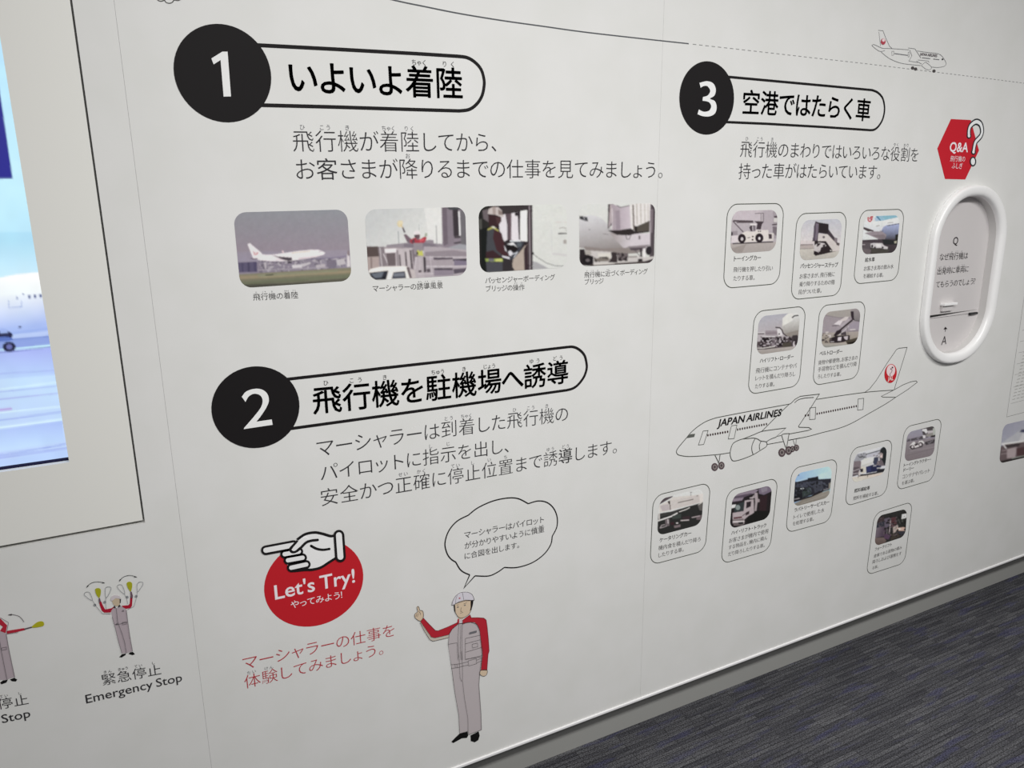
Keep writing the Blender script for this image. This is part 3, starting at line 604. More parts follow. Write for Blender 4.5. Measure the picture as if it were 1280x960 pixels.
s4 = [('g', 'd7d8d4', 'd2d2cc', ((500, 90), (500, 450))),
 ('g', 'd2d0d4', '8e8482', ((300, 220), (360, 640)), [(128, 250), (180, 225), (280, 218), (380, 250), (450, 320), (520, 410), (620, 470), (760, 520), (940, 560), (940, 600), (780, 655), (640, 665), (500, 640), (340, 635), (180, 600), (128, 590)]),
 ('g', 'a69c9c', 'cfc5cc', ((520, 0), (720, 0)), [(470, 420), (940, 430), (940, 560), (860, 570), (700, 575), (640, 600), (560, 520)]), ('p', '8c807c', [(180, 575), (400, 600), (640, 590), (780, 640), (640, 668), (400, 640), (200, 620)]),
 ('p', '3a3a3e', [(130, 228), (175, 232), (182, 262), (196, 285), (132, 262)]), ('p', '444449', [(180, 236), (220, 240), (230, 290), (195, 286)]), ('l', '54484a', 5, [(400, 432), (460, 440)]), ('e', '4c4448', 245, 385, 6, 6),
 ('p', '3c3034', [(458, 92), (520, 90), (500, 330), (455, 380)]), ('p', 'b2a2a6', [(480, 96), (500, 96), (500, 300), (462, 370)]), ('g', 'a898a2', 'c8bac4', ((520, 200), (700, 200)), [(500, 90), (560, 110), (600, 130), (720, 108), (740, 385), (600, 395), (500, 395)]), ('p', '9c8c98', [(540, 170), (590, 160), (600, 380), (550, 385)]), ('l', '4a3e44', 8, [(560, 108), (600, 130), (700, 110)]), ('l', 'd8ccd0', 8, [(505, 140), (508, 390)]),
 ('p', 'e2dcda', [(705, 105), (760, 85), (960, 80), (960, 280), (800, 330), (760, 400), (720, 400)]), ('p', '6c6058', [(735, 100), (752, 100), (762, 390), (745, 395)]), ('l', 'b3aba0', 12, [(785, 90), (790, 320)]), ('l', 'b8b0a6', 12, [(830, 90), (835, 310)]), ('l', 'b8b0a6', 10, [(875, 90), (880, 300)]), ('l', 'c0b8b0', 10, [(915, 90), (918, 280)]),
 ('p', '2f2728', [(455, 395), (580, 390), (720, 370), (760, 400), (935, 400), (930, 412), (760, 435), (700, 450), (560, 445)]), ('p', '544c44', [(790, 345), (935, 280), (935, 400), (790, 410)]), ('p', '2a2422', [(760, 340), (790, 345), (790, 405), (760, 400)]), ('l', '3a3034', 7, [(660, 450), (672, 492), (700, 495), (718, 450)]), ('p', '6c6268', [(808, 455), (826, 455), (826, 495), (808, 495)]),
 ('g', '5a4e54', '453c42', ((940, 300), (1000, 300)), [(942, 90), (1000, 100), (996, 300), (985, 720), (930, 740)]), ('l', 'cabfc6', 7, [(938, 150), (936, 640)]), ('p', '7e7078', [(945, 150), (975, 150), (965, 420), (945, 420)]),
 ('p', '8a7e84', [(690, 575), (940, 555), (900, 600), (760, 625), (700, 600)]), ('p', '544850', [(700, 595), (900, 585), (780, 625), (720, 620)]), ('p', '3c3238', [(820, 600), (845, 595), (850, 720), (830, 730)]), ('l', '5a5056', 8, [(770, 630), (825, 690)]),
 ('e', '2c262c', 920, 620, 36, 55), ('p', 'e4e0e0', [(858, 600), (888, 600), (880, 770), (860, 770)]), ('l', 'dcd4d8', 5, [(880, 610), (905, 575), (940, 565)]),
 ('p', 'c6bfbc', [(128, 600), (130, 800), (990, 770), (990, 690), (880, 700), (690, 680), (520, 640), (180, 620)]),
 ('p', '2a2226', [(130, 610), (190, 608), (200, 660), (290, 690), (290, 780), (250, 800), (130, 790)]), ('e', '1c181c', 225, 735, 62, 48), ('e', '6a6064', 225, 735, 24, 18), ('p', 'a8a09a', [(190, 625), (260, 630), (270, 670), (200, 670)]), ('p', 'd4cec4', [(340, 655), (490, 655), (490, 715), (350, 720)]), ('p', '7c726a', [(300, 715), (470, 700), (470, 745), (300, 750)]), ('s', '4a423e', 18, .08, [(300, 700), (480, 690), (480, 750), (300, 755)], 4),
 ('p', '382e30', [(490, 640), (560, 645), (565, 760), (460, 760), (500, 700)]), ('p', '6a5e60', [(560, 650), (690, 655), (680, 740), (570, 735)]), ('s', '2e2628', 20, .1, [(540, 650), (690, 650), (680, 745), (560, 745)], 8), ('p', '8c827e', [(690, 690), (790, 685), (790, 700), (690, 705)]), ('e', '221c20', 825, 742, 26, 26), ('p', '2a2428', [(800, 720), (850, 715), (855, 760), (800, 762)]),
 ('p', '4c4240', [(250, 785), (530, 770), (870, 745), (960, 735), (940, 770), (560, 790), (260, 805)]), ('p', 'cfc8c2', [(290, 770), (530, 760), (535, 775), (290, 790)]), ('p', '3c3236', [(880, 745), (975, 715), (965, 750), (880, 770)])]
big_photo('photograph of a jet nose under a pale boarding bridge', f4, [(127, 94), (998, 81), (988, 762), (130, 808)], .10, s4,
  [('飛行機に近づくボーディング', [(730.5, 347.4), (809.5, 342.3)], [(0, 'ひ'), (1, 'こう'), (2, 'き'), (4, 'ちか')]), ('ブリッジ', [(731, 356), (754.5, 354.6)], [])], 41, amp=.05)

# ================================================================== VEHICLE CARDS
CB, CT, CX = ink('50524c'), ink('3c3a3a'), ink('6c6a6a')
def card(label, fr, q, pq, pf, shapes, title, body, seed, k=.90, amp=.07):
    Q = fr(q); c = W(*Q[3]); t = thing('vehicle_card', label, 'card', (c[0], 0, c[2]), 'vehicle cards around the large aeroplane drawing')
    a = Art(1); a.ribbon([np.array(p) for p in quad_round(Q, a.Y, .165)], 2.1, True); a.make('border', CB, t)
    picture('print', fr(pq), .17, pf, shapes, t, amp=amp, seed=seed, k=k, step=.5, soft=.4)
    for s, p in title: text('title_line', s, fr(p), CT, t, off=.006)
    for s, p in body: text('text_line', s, fr(p), CX, t, off=-.002)
    return t
F1, F3, F4, F6 = Fr(880, 240, 6.4), Fr(1030, 240, 6.4), Fr(920, 370, 6.4), Fr(800, 590, 6.4)
F8, F11 = Fr(960, 520, 5.3333), Fr(1040, 600, 5.3333)
K = 14.545
c1 = [('g', 'c2b6bc', 'b8adb4', ((600, 180), (600, 560))), ('p', 'c9bcc4', [(240, 200), (740, 190), (740, 370), (240, 370)]), ('p', 'b6aab2', [(780, 190), (960, 190), (960, 600), (780, 600)]),
 ('p', 'a69aa2', [(960, 200), (1060, 200), (1050, 700), (970, 700)]), ('p', 'cfcac8', [(980, 320), (1050, 320), (1045, 400), (975, 400)]), ('p', '54474e', [(980, 290), (1045, 288), (1042, 325), (990, 325)]), ('l', '3e3238', 20, [(955, 450), (1040, 440)]), ('p', '7a6e76', [(955, 480), (1040, 495), (1030, 660), (960, 600)]),
 ('l', '6c6068', 12, [(640, 245), (790, 240), (790, 380)]), ('l', '7e727a', 10, [(745, 240), (745, 380)]), ('l', '54464c', 30, [(250, 378), (590, 388)]), ('l', '5f5258', 22, [(310, 408), (600, 405)]), ('p', '453840', [(620, 385), (800, 390), (760, 450), (740, 540), (660, 530), (680, 430)]), ('l', '675a62', 20, [(240, 390), (420, 580)]), ('p', '9c9098', [(205, 570), (320, 560), (320, 660), (205, 660)]), ('p', '3e363c', [(200, 580), (232, 590), (232, 740), (200, 740)]),
 ('p', 'dcd0d4', [(205, 650), (330, 640), (340, 760), (205, 780)]), ('p', 'e0d6d0', [(430, 590), (500, 560), (540, 575), (640, 575), (650, 545), (880, 545), (880, 740), (460, 770), (330, 770), (330, 660), (380, 620)]), ('p', 'd6ccc8', [(880, 600), (980, 600), (975, 740), (880, 745)]), ('p', '4b3e44', [(880, 615), (940, 620), (945, 700), (890, 710)]),
 ('p', '4a3e46', [(530, 500), (560, 455), (640, 455), (650, 560), (560, 570)]), ('p', 'e4dcdc', [(545, 430), (660, 430), (668, 462), (550, 462)]), ('p', 'bcb2b8', [(585, 470), (605, 470), (610, 560), (590, 562)]), ('p', '8c8088', [(620, 470), (645, 470), (650, 560), (625, 560)]), ('e', '352930', 700, 568, 14, 12), ('e', '352930', 735, 568, 14, 12),
 ('e', '2c2128', 398, 700, 72, 84), ('e', '2c2128', 715, 690, 74, 84), ('e', 'cfc4c8', 400, 708, 24, 32), ('e', 'e6dfe0', 716, 698, 20, 26), ('e', '342a2e', 596, 665, 18, 14), ('e', '342a2e', 592, 722, 18, 16), ('l', '4a4044', 12, [(500, 690), (545, 680)]),
 ('g', 'b5aaa6', 'aca29e', ((600, 780), (600, 950)), [(180, 790), (1040, 760), (1040, 980), (180, 980)]), ('l', '2a2024', 18, [(235, 795), (960, 762)]), ('p', 'a0948f', [(200, 880), (480, 800), (400, 960), (240, 960)])]
card('card with a photograph of a low white towing tractor', F1, [(190, 98), (641, 91), (601, 733), (154, 772)], [(225, 152), (592, 141), (574, 468), (210, 495)], Fr(900, 250, K), c1,
  [('トーイングカー', [(240, 555), (455, 545)])], [('飛行機を押したり引い', [(235, 642), (550, 628)]), ('たりする車。', [(235, 712), (405, 704)])], 51)
c2 = [('g', 'c2c2cc', 'dcd4d4', ((600, 200), (560, 640))), ('p', 'd9cccc', [(215, 590), (480, 590), (480, 660), (215, 670)]), ('p', '8e8080', [(215, 660), (460, 655), (460, 672), (215, 682)]), ('p', 'b9aaa6', [(215, 682), (470, 672), (470, 740), (215, 745)]),
 ('g', 'cbc3b8', 'bcb6ac', ((600, 740), (600, 920)), [(200, 750), (480, 735), (940, 720), (940, 960), (200, 960)]), ('l', '8f837f', 10, [(215, 745), (470, 735)]),
 ('p', '463a44', [(470, 340), (500, 240), (560, 262), (740, 290), (740, 390), (850, 540), (900, 545), (890, 640), (930, 690), (860, 680), (720, 480), (560, 455), (540, 600), (440, 605), (470, 460)]), ('p', '7a6c7c', [(505, 270), (560, 290), (545, 460), (520, 590), (490, 590), (505, 430)]), ('p', '5a4e5e', [(470, 350), (500, 300), (495, 590), (455, 600)]), ('p', '2e2428', [(560, 270), (740, 295), (735, 380), (730, 460), (560, 445)]), ('p', '84767c', [(840, 545), (900, 548), (885, 640), (845, 620)]),
 ('p', 'd5cac6', [(550, 468), (720, 478), (930, 700), (940, 790), (820, 790), (700, 610), (540, 598)]), ('e', '6c6066', 650, 530, 22, 22), ('p', '2e2426', [(480, 600), (690, 602), (810, 770), (790, 800), (640, 840), (500, 860), (465, 840), (480, 700)]), ('p', 'c9c0c0', [(470, 690), (560, 625), (660, 640), (700, 690), (640, 700), (600, 720), (580, 790), (500, 800), (470, 770)]), ('p', '3a3034', [(530, 640), (600, 640), (560, 690), (520, 710)]), ('p', '3a3034', [(630, 670), (680, 660), (670, 710), (640, 730)]),
 ('e', '241a20', 500, 820, 34, 36), ('e', 'aaa0a4', 552, 790, 12, 20), ('p', '2a2024', [(480, 850), (800, 790), (910, 780), (720, 820), (500, 870)]), ('p', 'e0d8d4', [(760, 760), (800, 775), (770, 785)]), ('p', '5c5050', [(880, 620), (940, 640), (930, 690), (880, 670)])]
card('card with a photograph of a mobile passenger stair vehicle', F1, [(746, 174), (1145, 160), (1088, 823), (694, 863)], [(784, 226), (1108, 214), (1080, 523), (762, 550)], Fr(985, 260, K), c2,
  [('パッセンジャーステップ', [(770, 612), (1072, 600)])], [('お客さまが、飛行機に', [(765, 695), (1045, 675)]), ('乗り降りするための階', [(762, 758), (1045, 738)]), ('段がついた車。', [(755, 820), (940, 806)])], 52, amp=.1)
c3 = [('p', 'dfe2e2', [(200, 150), (1000, 150), (1000, 950), (200, 950)]), ('p', '8fc0d8', [(500, 210), (920, 200), (900, 240), (600, 310), (520, 300)]), ('p', '3f7ea4', [(510, 230), (545, 225), (610, 310), (585, 310)]), ('p', '80bcd0', [(620, 215), (900, 205), (880, 240), (680, 290)]), ('p', 'a8c6e0', [(480, 250), (520, 245), (580, 300), (500, 320)]),
 ('g', 'e8ebe8', 'dcdee4', ((600, 280), (600, 460)), [(300, 330), (650, 300), (960, 240), (960, 420), (500, 500), (300, 480)]),
 ('g', 'a9b4e0', '4e4c56', ((760, 380), (760, 640)), [(640, 420), (700, 385), (950, 345), (930, 660), (560, 660), (520, 600), (600, 500)]), ('p', '9a8c94', [(300, 530), (460, 495), (620, 500), (700, 560), (660, 660), (560, 640), (440, 590)]), ('p', '86787e', [(420, 570), (640, 550), (700, 600), (640, 650), (540, 610)]), ('p', '4e4044', [(280, 415), (470, 480), (460, 495), (360, 500), (280, 455)]), ('l', 'a0968c', 12, [(510, 405), (570, 390)]), ('l', '54504e', 12, [(715, 395), (945, 355)]), ('l', '8c8480', 9, [(720, 345), (820, 335)]), ('l', '5c5458', 8, [(580, 492), (640, 492)]),
 ('p', 'c42c3c', [(345, 230), (365, 215), (385, 255), (420, 215), (460, 215), (440, 300), (400, 335), (360, 310)]), ('e', 'e8d4d8', 395, 290, 20, 14), ('l', 'e8d8d8', 6, [(360, 265), (440, 255)]),
 ('g', '4c4048', '3c3438', ((500, 650), (500, 920)), [(240, 655), (560, 640), (940, 640), (930, 900), (240, 940)]), ('p', '5c5258', [(250, 690), (420, 700), (400, 830), (250, 830)]), ('p', '2a2b2e', [(620, 640), (900, 660), (900, 740), (650, 740)]), ('p', 'b4b098', [(840, 680), (885, 670), (880, 715), (845, 715)]), ('p', '6c6064', [(250, 800), (420, 830), (400, 940), (270, 920)]), ('p', '4a4640', [(420, 800), (760, 830), (700, 900), (420, 900)]), ('l', 'c4b8bc', 12, [(255, 738), (305, 738)]),
 ('p', 'cfc8ca', [(410, 720), (460, 708), (620, 712), (660, 760), (725, 780), (720, 820), (650, 815), (600, 800), (500, 800), (415, 790)]), ('e', '2c2428', 440, 765, 18, 28), ('e', '2a2428', 490, 790, 18, 16), ('e', '2a2428', 630, 790, 18, 18), ('p', 'e8e4e4', [(500, 730), (600, 728), (600, 780), (520, 785)]), ('p', '2b2a24', [(860, 560), (925, 540), (915, 660), (860, 660)])]
card('card with a photograph of a small white truck under a jet tail', F3, [(292, 148), (645, 137), (588, 702), (235, 738)], [(322, 196), (610, 184), (580, 483), (300, 500)], Fr(1060, 255, K), c3,
  [('給水車', [(328, 560), (405, 555)])], [('お客さま用の飲み水', [(318, 632), (555, 612)]), ('を補給する車。', [(315, 690), (475, 680)])], 53, amp=.1)
c4 = [('g', 'b0b0bc', 'b8aeb2', ((500, 200), (560, 560))), ('g', 'dcdbd8', '8a8078', ((840, 250), (900, 620)), [(830, 190), (1030, 180), (1030, 600), (960, 600), (840, 630), (760, 600), (690, 500), (690, 400), (730, 290)]), ('p', '928880', [(760, 560), (1000, 500), (1000, 600), (860, 630), (780, 610)]), ('p', 'e2e0da', [(700, 290), (800, 200), (900, 200), (880, 330), (760, 400), (700, 430)]), ('l', '4a484a', 24, [(880, 275), (915, 245), (1005, 232)]), ('l', 'a89e9a', 8, [(730, 440), (760, 530)]),
 ('p', '9a8c94', [(390, 510), (600, 510), (610, 600), (390, 600)]), ('l', '6c5c64', 8, [(390, 560), (600, 555)]), ('l', 'd4ccd0', 14, [(250, 552), (370, 545)]), ('l', '4c3e44', 16, [(255, 572), (360, 570)]), ('p', 'dcd6d8', [(600, 490), (690, 470), (700, 600), (620, 610)]), ('e', '4c3e42', 640, 575, 16, 14), ('l', '3c3034', 22, [(580, 455), (650, 460), (690, 500), (710, 560), (780, 620), (850, 635)]),
 ('p', '52464a', [(230, 620), (900, 620), (1000, 600), (990, 820), (230, 850)]), ('p', 'b8aeb4', [(240, 590), (300, 600), (300, 700), (240, 710)]), ('p', '2a2024', [(300, 650), (430, 645), (430, 720), (310, 730)]), ('l', 'ddd5d8', 16, [(330, 620), (560, 625)]), ('l', 'c8bec4', 10, [(430, 720), (520, 660), (600, 720)]), ('l', '2e2428', 16, [(440, 730), (520, 690)]), ('p', '6c5e66', [(540, 640), (600, 640), (600, 800), (520, 800)]), ('p', '8c8088', [(500, 740), (560, 735), (550, 800), (500, 800)]), ('p', '2c2228', [(600, 660), (700, 640), (690, 800), (600, 800)]), ('l', '9a8e92', 10, [(610, 720), (680, 650)]), ('s', 'b4aab0', 26, .2, [(240, 620), (860, 620), (860, 800), (240, 830)], 6), ('s', '1e161a', 26, .2, [(240, 640), (880, 640), (880, 800), (240, 820)], 7),
 ('p', '3c3438', [(880, 600), (970, 590), (980, 700), (890, 700)]), ('e', '2e262a', 925, 745, 46, 70), ('e', 'c8bec2', 915, 760, 26, 54), ('e', '3c3034', 935, 740, 18, 40), ('p', '4e463c', [(700, 740), (860, 720), (860, 820), (700, 820)]),
 ('g', 'b2a8a2', '9e948e', ((600, 830), (600, 940)), [(220, 870), (600, 830), (900, 800), (990, 850), (900, 980), (220, 980)]), ('l', 'd8d2cc', 14, [(240, 830), (340, 835), (560, 800)]), ('l', '3a2e30', 12, [(225, 855), (420, 845), (560, 825)])]
card('card with a photograph of a high lift loader beside a jet nose', F4, [(150, 124), (560, 80), (505, 718), (94, 790)], [(185, 163), (516, 127), (488, 425), (162, 472)], Fr(930, 378, K), c4,
  [('ハイリフト・ローダー', [(190, 537), (460, 502)])], [('飛行機にコンテナやパ', [(158, 620), (485, 575)]), ('レットを積んだり降ろし', [(155, 678), (475, 640)]), ('たりする車。', [(152, 742), (308, 722)])], 54, k=.87)
c5 = [('g', '9c9096', 'a0949c', ((500, 200), (560, 560))), ('p', 'a49c96', [(300, 200), (800, 150), (780, 300), (500, 320), (310, 260)]), ('l', '877b80', 14, [(310, 280), (560, 320), (760, 330)]), ('g', '9b9092', '767072', ((880, 160), (900, 400)), [(780, 150), (960, 130), (960, 400), (850, 380), (800, 320)]), ('p', '332830', [(775, 205), (830, 205), (835, 330), (850, 370), (800, 360), (778, 280)]), ('l', '4c444c', 10, [(850, 375), (950, 385)]),
 ('p', '9e92a0', [(840, 400), (950, 395), (940, 540), (740, 540), (740, 460)]), ('g', 'aca09a', 'a09486', ((800, 560), (800, 700)), [(240, 600), (930, 570), (930, 960), (240, 960)]), ('l', '6f646c', 10, [(740, 570), (930, 555)]), ('l', 'd8d0cc', 16, [(770, 540), (860, 535)]),
 ('p', 'dad0d4', [(470, 440), (560, 370), (640, 370), (580, 460)]), ('p', 'd2c6c4', [(560, 380), (680, 305), (745, 305), (700, 370), (640, 380)]), ('l', '5c5058', 14, [(445, 470), (560, 460)]), ('p', 'b0a4ac', [(580, 460), (740, 330), (760, 370), (620, 500)]), ('l', '2e2228', 30, [(490, 630), (640, 500), (800, 370)]), ('p', '2e2228', [(460, 650), (520, 560), (620, 520), (600, 600), (500, 660)]), ('l', 'ccc4c8', 10, [(560, 640), (720, 500), (740, 470)]), ('l', '5f545a', 7, [(710, 480), (730, 640)]),
 ('p', '2b2126', [(390, 700), (520, 650), (760, 640), (760, 740), (560, 780), (390, 780)]), ('p', '4a4046', [(600, 600), (690, 570), (700, 640), (600, 640)]), ('p', 'd8ccd4', [(545, 680), (610, 670), (600, 740), (540, 740)]), ('p', 'c4b8be', [(650, 665), (730, 655), (720, 720), (690, 725), (660, 700)]), ('l', 'e0d4d8', 8, [(410, 760), (470, 755)]), ('p', '4c4438', [(680, 740), (900, 680), (910, 740), (830, 800), (720, 805)]), ('p', '231d18', [(700, 780), (880, 740), (840, 800), (720, 806)]),
 ('p', 'd2c8c4', [(320, 580), (375, 575), (375, 600), (340, 625), (322, 620)]), ('p', 'cabfbc', [(365, 640), (420, 630), (420, 680), (370, 690)]), ('p', '3c3438', [(240, 712), (300, 712), (300, 740), (240, 742)]), ('l', '54484e', 8, [(250, 610), (380, 600)]), ('s', '5c504e', 24, .2, [(240, 620), (440, 620), (440, 780), (240, 780)], 8), ('g', 'b2a69c', '8f9088', ((500, 780), (500, 860)), [(240, 800), (680, 770), (720, 810), (880, 790), (880, 880), (240, 880)])]
card('card with a photograph of a belt loader reaching up to a hold', F4, [(672, 78), (1040, 40), (975, 653), (612, 718)], [(705, 130), (1000, 95), (972, 378), (680, 418)], Fr(1010, 375, K), c5,
  [('ベルトローダー', [(668, 478), (850, 460)])], [('貨物や郵便物、お客さまの', [(658, 552), (972, 508)]), ('手荷物などを積んだり降', [(655, 608), (965, 560)]), ('ろしたりする車。', [(652, 662), (840, 640)])], 55, k=.84)
c6 = [('p', 'd9dad8', [(100, 100), (1100, 50), (1100, 950), (100, 950)]), ('p', '54484e', [(190, 380), (230, 300), (300, 250), (460, 215), (440, 240), (250, 350)]),
 ('p', 'd5cdc6', [(200, 390), (250, 370), (400, 290), (450, 240), (950, 190), (1010, 320), (700, 400), (420, 470), (260, 510), (210, 520)]), ('g', 'cfc6c2', 'c9bfba', ((400, 300), (950, 300)), [(410, 300), (940, 200), (950, 330), (700, 400), (420, 470)]), ('p', 'beb2b4', [(220, 400), (370, 360), (400, 470), (260, 500)]), ('p', '3c3234', [(355, 320), (400, 300), (405, 360), (390, 380), (370, 350)]), ('p', '6c5e60', [(390, 380), (410, 370), (415, 470), (400, 475)]), ('l', '5a524e', 14, [(550, 340), (820, 278)]), ('l', '5c5456', 9, [(765, 150), (800, 150)]), ('l', '5c5456', 7, [(780, 150), (778, 215)]), ('e', '8c8480', 895, 215, 14, 12), ('p', 'ded6d0', [(930, 190), (1000, 170), (1005, 320), (945, 330)]),
 ('p', '2b2b2a', [(180, 540), (420, 500), (760, 400), (1010, 330), (1000, 640), (900, 760), (260, 930), (170, 880)]), ('p', '3c3b3a', [(220, 540), (400, 520), (560, 470), (560, 520), (230, 600)]), ('l', 'e0dcda', 22, [(180, 670), (300, 630), (420, 590), (530, 530)]), ('l', 'd9d4d0', 14, [(570, 505), (700, 460), (755, 430)]), ('p', 'd8d0cc', [(190, 540), (215, 535), (215, 640), (190, 650)]), ('p', '3c4440', [(440, 580), (600, 540), (600, 620), (440, 640)]), ('p', '5e5a58', [(900, 380), (1005, 340), (1000, 480), (940, 480)]), ('l', 'c8c2ba', 14, [(920, 375), (1005, 320)]),
 ('p', '6e6266', [(310, 640), (390, 640), (390, 760), (320, 770)]), ('p', 'c4babc', [(350, 640), (370, 635), (375, 720), (358, 720)]), ('l', '9a8e90', 18, [(220, 800), (250, 750), (300, 740)]), ('l', 'a89ca0', 12, [(230, 800), (340, 765)]), ('e', 'd8d0d0', 530, 710, 22, 12), ('l', 'c8bcbc', 18, [(600, 665), (740, 655)]), ('p', '7c6c70', [(470, 760), (590, 735), (590, 780), (480, 800)]), ('p', '6c5c60', [(880, 580), (990, 560), (990, 650), (880, 650)]), ('l', 'b0a0a4', 16, [(800, 610), (940, 580)]), ('p', '3c2228', [(400, 700), (470, 690), (480, 740), (420, 750)]), ('p', '3c2a30', [(620, 600), (760, 580), (760, 640), (640, 650)])]
card('card with a photograph of a catering truck raising its long white body', F6, [(107, 192), (565, 82), (522, 628), (80, 746)], [(155, 216), (512, 128), (492, 418), (133, 512)], Fr(810, 605, K), c6,
  [('ケータリングカー', [(155, 565), (410, 505)])], [('機内食を積んだり降ろ', [(148, 628), (485, 552)]), ('したりする車。', [(148, 685), (350, 635)])], 56, k=.82)
c7 = [('p', '262022', [(100, 50), (1100, 50), (1100, 950), (100, 950)]), ('p', '8c7c8c', [(260, 260), (640, 170), (700, 175), (640, 240), (450, 290), (400, 370), (220, 400), (200, 330)]), ('p', '5a4c5c', [(250, 300), (560, 240), (600, 250), (420, 320), (240, 340)]), ('p', '2c242a', [(200, 400), (400, 370), (440, 330), (460, 370), (300, 430), (200, 440)]), ('p', '77687c', [(700, 150), (880, 105), (950, 140), (945, 200), (800, 270), (710, 250)]), ('p', '8a7e8e', [(740, 150), (860, 120), (860, 200), (760, 230)]),
 ('p', 'e4e2e2', [(190, 455), (290, 445), (270, 500), (190, 520)]), ('p', '30383a', [(290, 450), (440, 390), (470, 400), (440, 560), (260, 590), (260, 520)]), ('e', '84908e', 325, 500, 42, 46), ('p', 'b3a4a8', [(450, 375), (610, 350), (620, 600), (520, 650), (440, 720), (440, 800), (230, 790), (230, 600), (430, 565)]), ('p', '2c2228', [(480, 400), (570, 385), (560, 480), (475, 520)]), ('p', '3a2c30', [(470, 590), (535, 560), (530, 620), (465, 650)]), ('p', '5c2c34', [(245, 680), (400, 660), (400, 690), (250, 710)]), ('p', '7c6e70', [(230, 720), (430, 700), (430, 740), (230, 745)]), ('l', 'e0d8d8', 14, [(240, 760), (440, 750)]), ('p', '6c5f60', [(240, 780), (430, 770), (420, 830), (250, 830)]), ('l', '38282e', 12, [(410, 650), (480, 600)]), ('p', '2a2a2a', [(330, 770), (420, 760), (420, 800), (340, 805)]),
 ('p', 'a89a9e', [(630, 240), (680, 230), (690, 340), (660, 560), (630, 565), (640, 400)]), ('p', 'b0a2a6', [(540, 320), (660, 290), (600, 340), (540, 335)]), ('p', 'a09094', [(680, 340), (720, 350), (720, 400), (680, 405)]), ('l', 'a89ca0', 14, [(600, 300), (670, 240)]), ('p', '332126', [(720, 300), (860, 270), (840, 560), (720, 560)]), ('p', '1a1a18', [(660, 560), (900, 560), (900, 700), (560, 780), (480, 780), (500, 680)])]
card('card with a photograph of a pinkish truck cab among dark shadows', F6, [(697, 150), (1105, 44), (1040, 622), (648, 738)], [(742, 184), (1058, 102), (1036, 368), (716, 458)], Fr(900, 600, K), c7,
  [('ハイ・リフト・トラック', [(730, 505), (1010, 440)])], [('お客さまが機内で使用', [(712, 570), (1025, 488)]), ('する物品を、機内に積ん', [(708, 622), (1018, 540)]), ('だり降ろしたりする車。', [(705, 675), (998, 600)])], 57, k=.79)
c8 = [('g', '8cb4dc', 'b0d8e0', ((250, 300), (860, 300))), ('p', 'b4d4e4', [(600, 280), (870, 180), (870, 350), (640, 350)]), ('p', 'a9c8e6', [(220, 380), (600, 290), (600, 310), (240, 395)]), ('e', '242c3c', 262, 275, 14, 12),
 ('p', '2a2a34', [(190, 395), (240, 395), (420, 350), (620, 292), (630, 350), (860, 335), (860, 400), (830, 540), (500, 640), (170, 760), (180, 560)]), ('p', '3e4150', [(210, 430), (460, 390), (700, 380), (700, 470), (460, 500), (210, 490)]), ('p', '40424e', [(520, 440), (680, 400), (720, 520), (560, 600)]), ('p', '34403e', [(330, 560), (480, 470), (500, 600), (340, 680)]), ('p', '1f2026', [(200, 500), (380, 490), (400, 560), (200, 600)]), ('l', 'ccd4d4', 14, [(305, 522), (355, 516)]), ('p', '202228', [(430, 330), (620, 300), (625, 360), (430, 400)]), ('l', '5a6070', 8, [(480, 500), (500, 590)]), ('p', '8c8478', [(815, 430), (855, 400), (845, 520), (815, 520)]), ('p', '1c1c22', [(180, 620), (330, 600), (330, 700), (180, 700)]), ('s', '4a4e5c', 22, .24, [(200, 400), (830, 380), (800, 540), (200, 680)], 9), ('s', '1e1e22', 22, .24, [(200, 400), (830, 380), (800, 540), (200, 680)], 11),
 ('g', '8f877c', '7f776c', ((500, 620), (520, 820)), [(230, 770), (500, 650), (830, 545), (830, 900), (170, 900), (180, 790)]), ('l', 'a6a0a4', 12, [(180, 715), (280, 695)]), ('l', '221c1e', 26, [(175, 760), (500, 660), (700, 570)]), ('l', 'a49c9c', 10, [(720, 545), (810, 520)]), ('l', '9c938a', 10, [(300, 800), (830, 600)])]
card('card with a photograph of a dark lavatory service truck under blue sky', F8, [(160, 350), (466, 282), (416, 700), (118, 781)], [(185, 385), (428, 330), (412, 540), (168, 608)], Fr(980, 575, K), c8,
  [('ラバトリーサービスカー', [(175, 642), (408, 585)])], [('トイレで使用した水', [(170, 690), (375, 640)]), ('を処理する車。', [(165, 732), (305, 698)])], 58, k=.74)
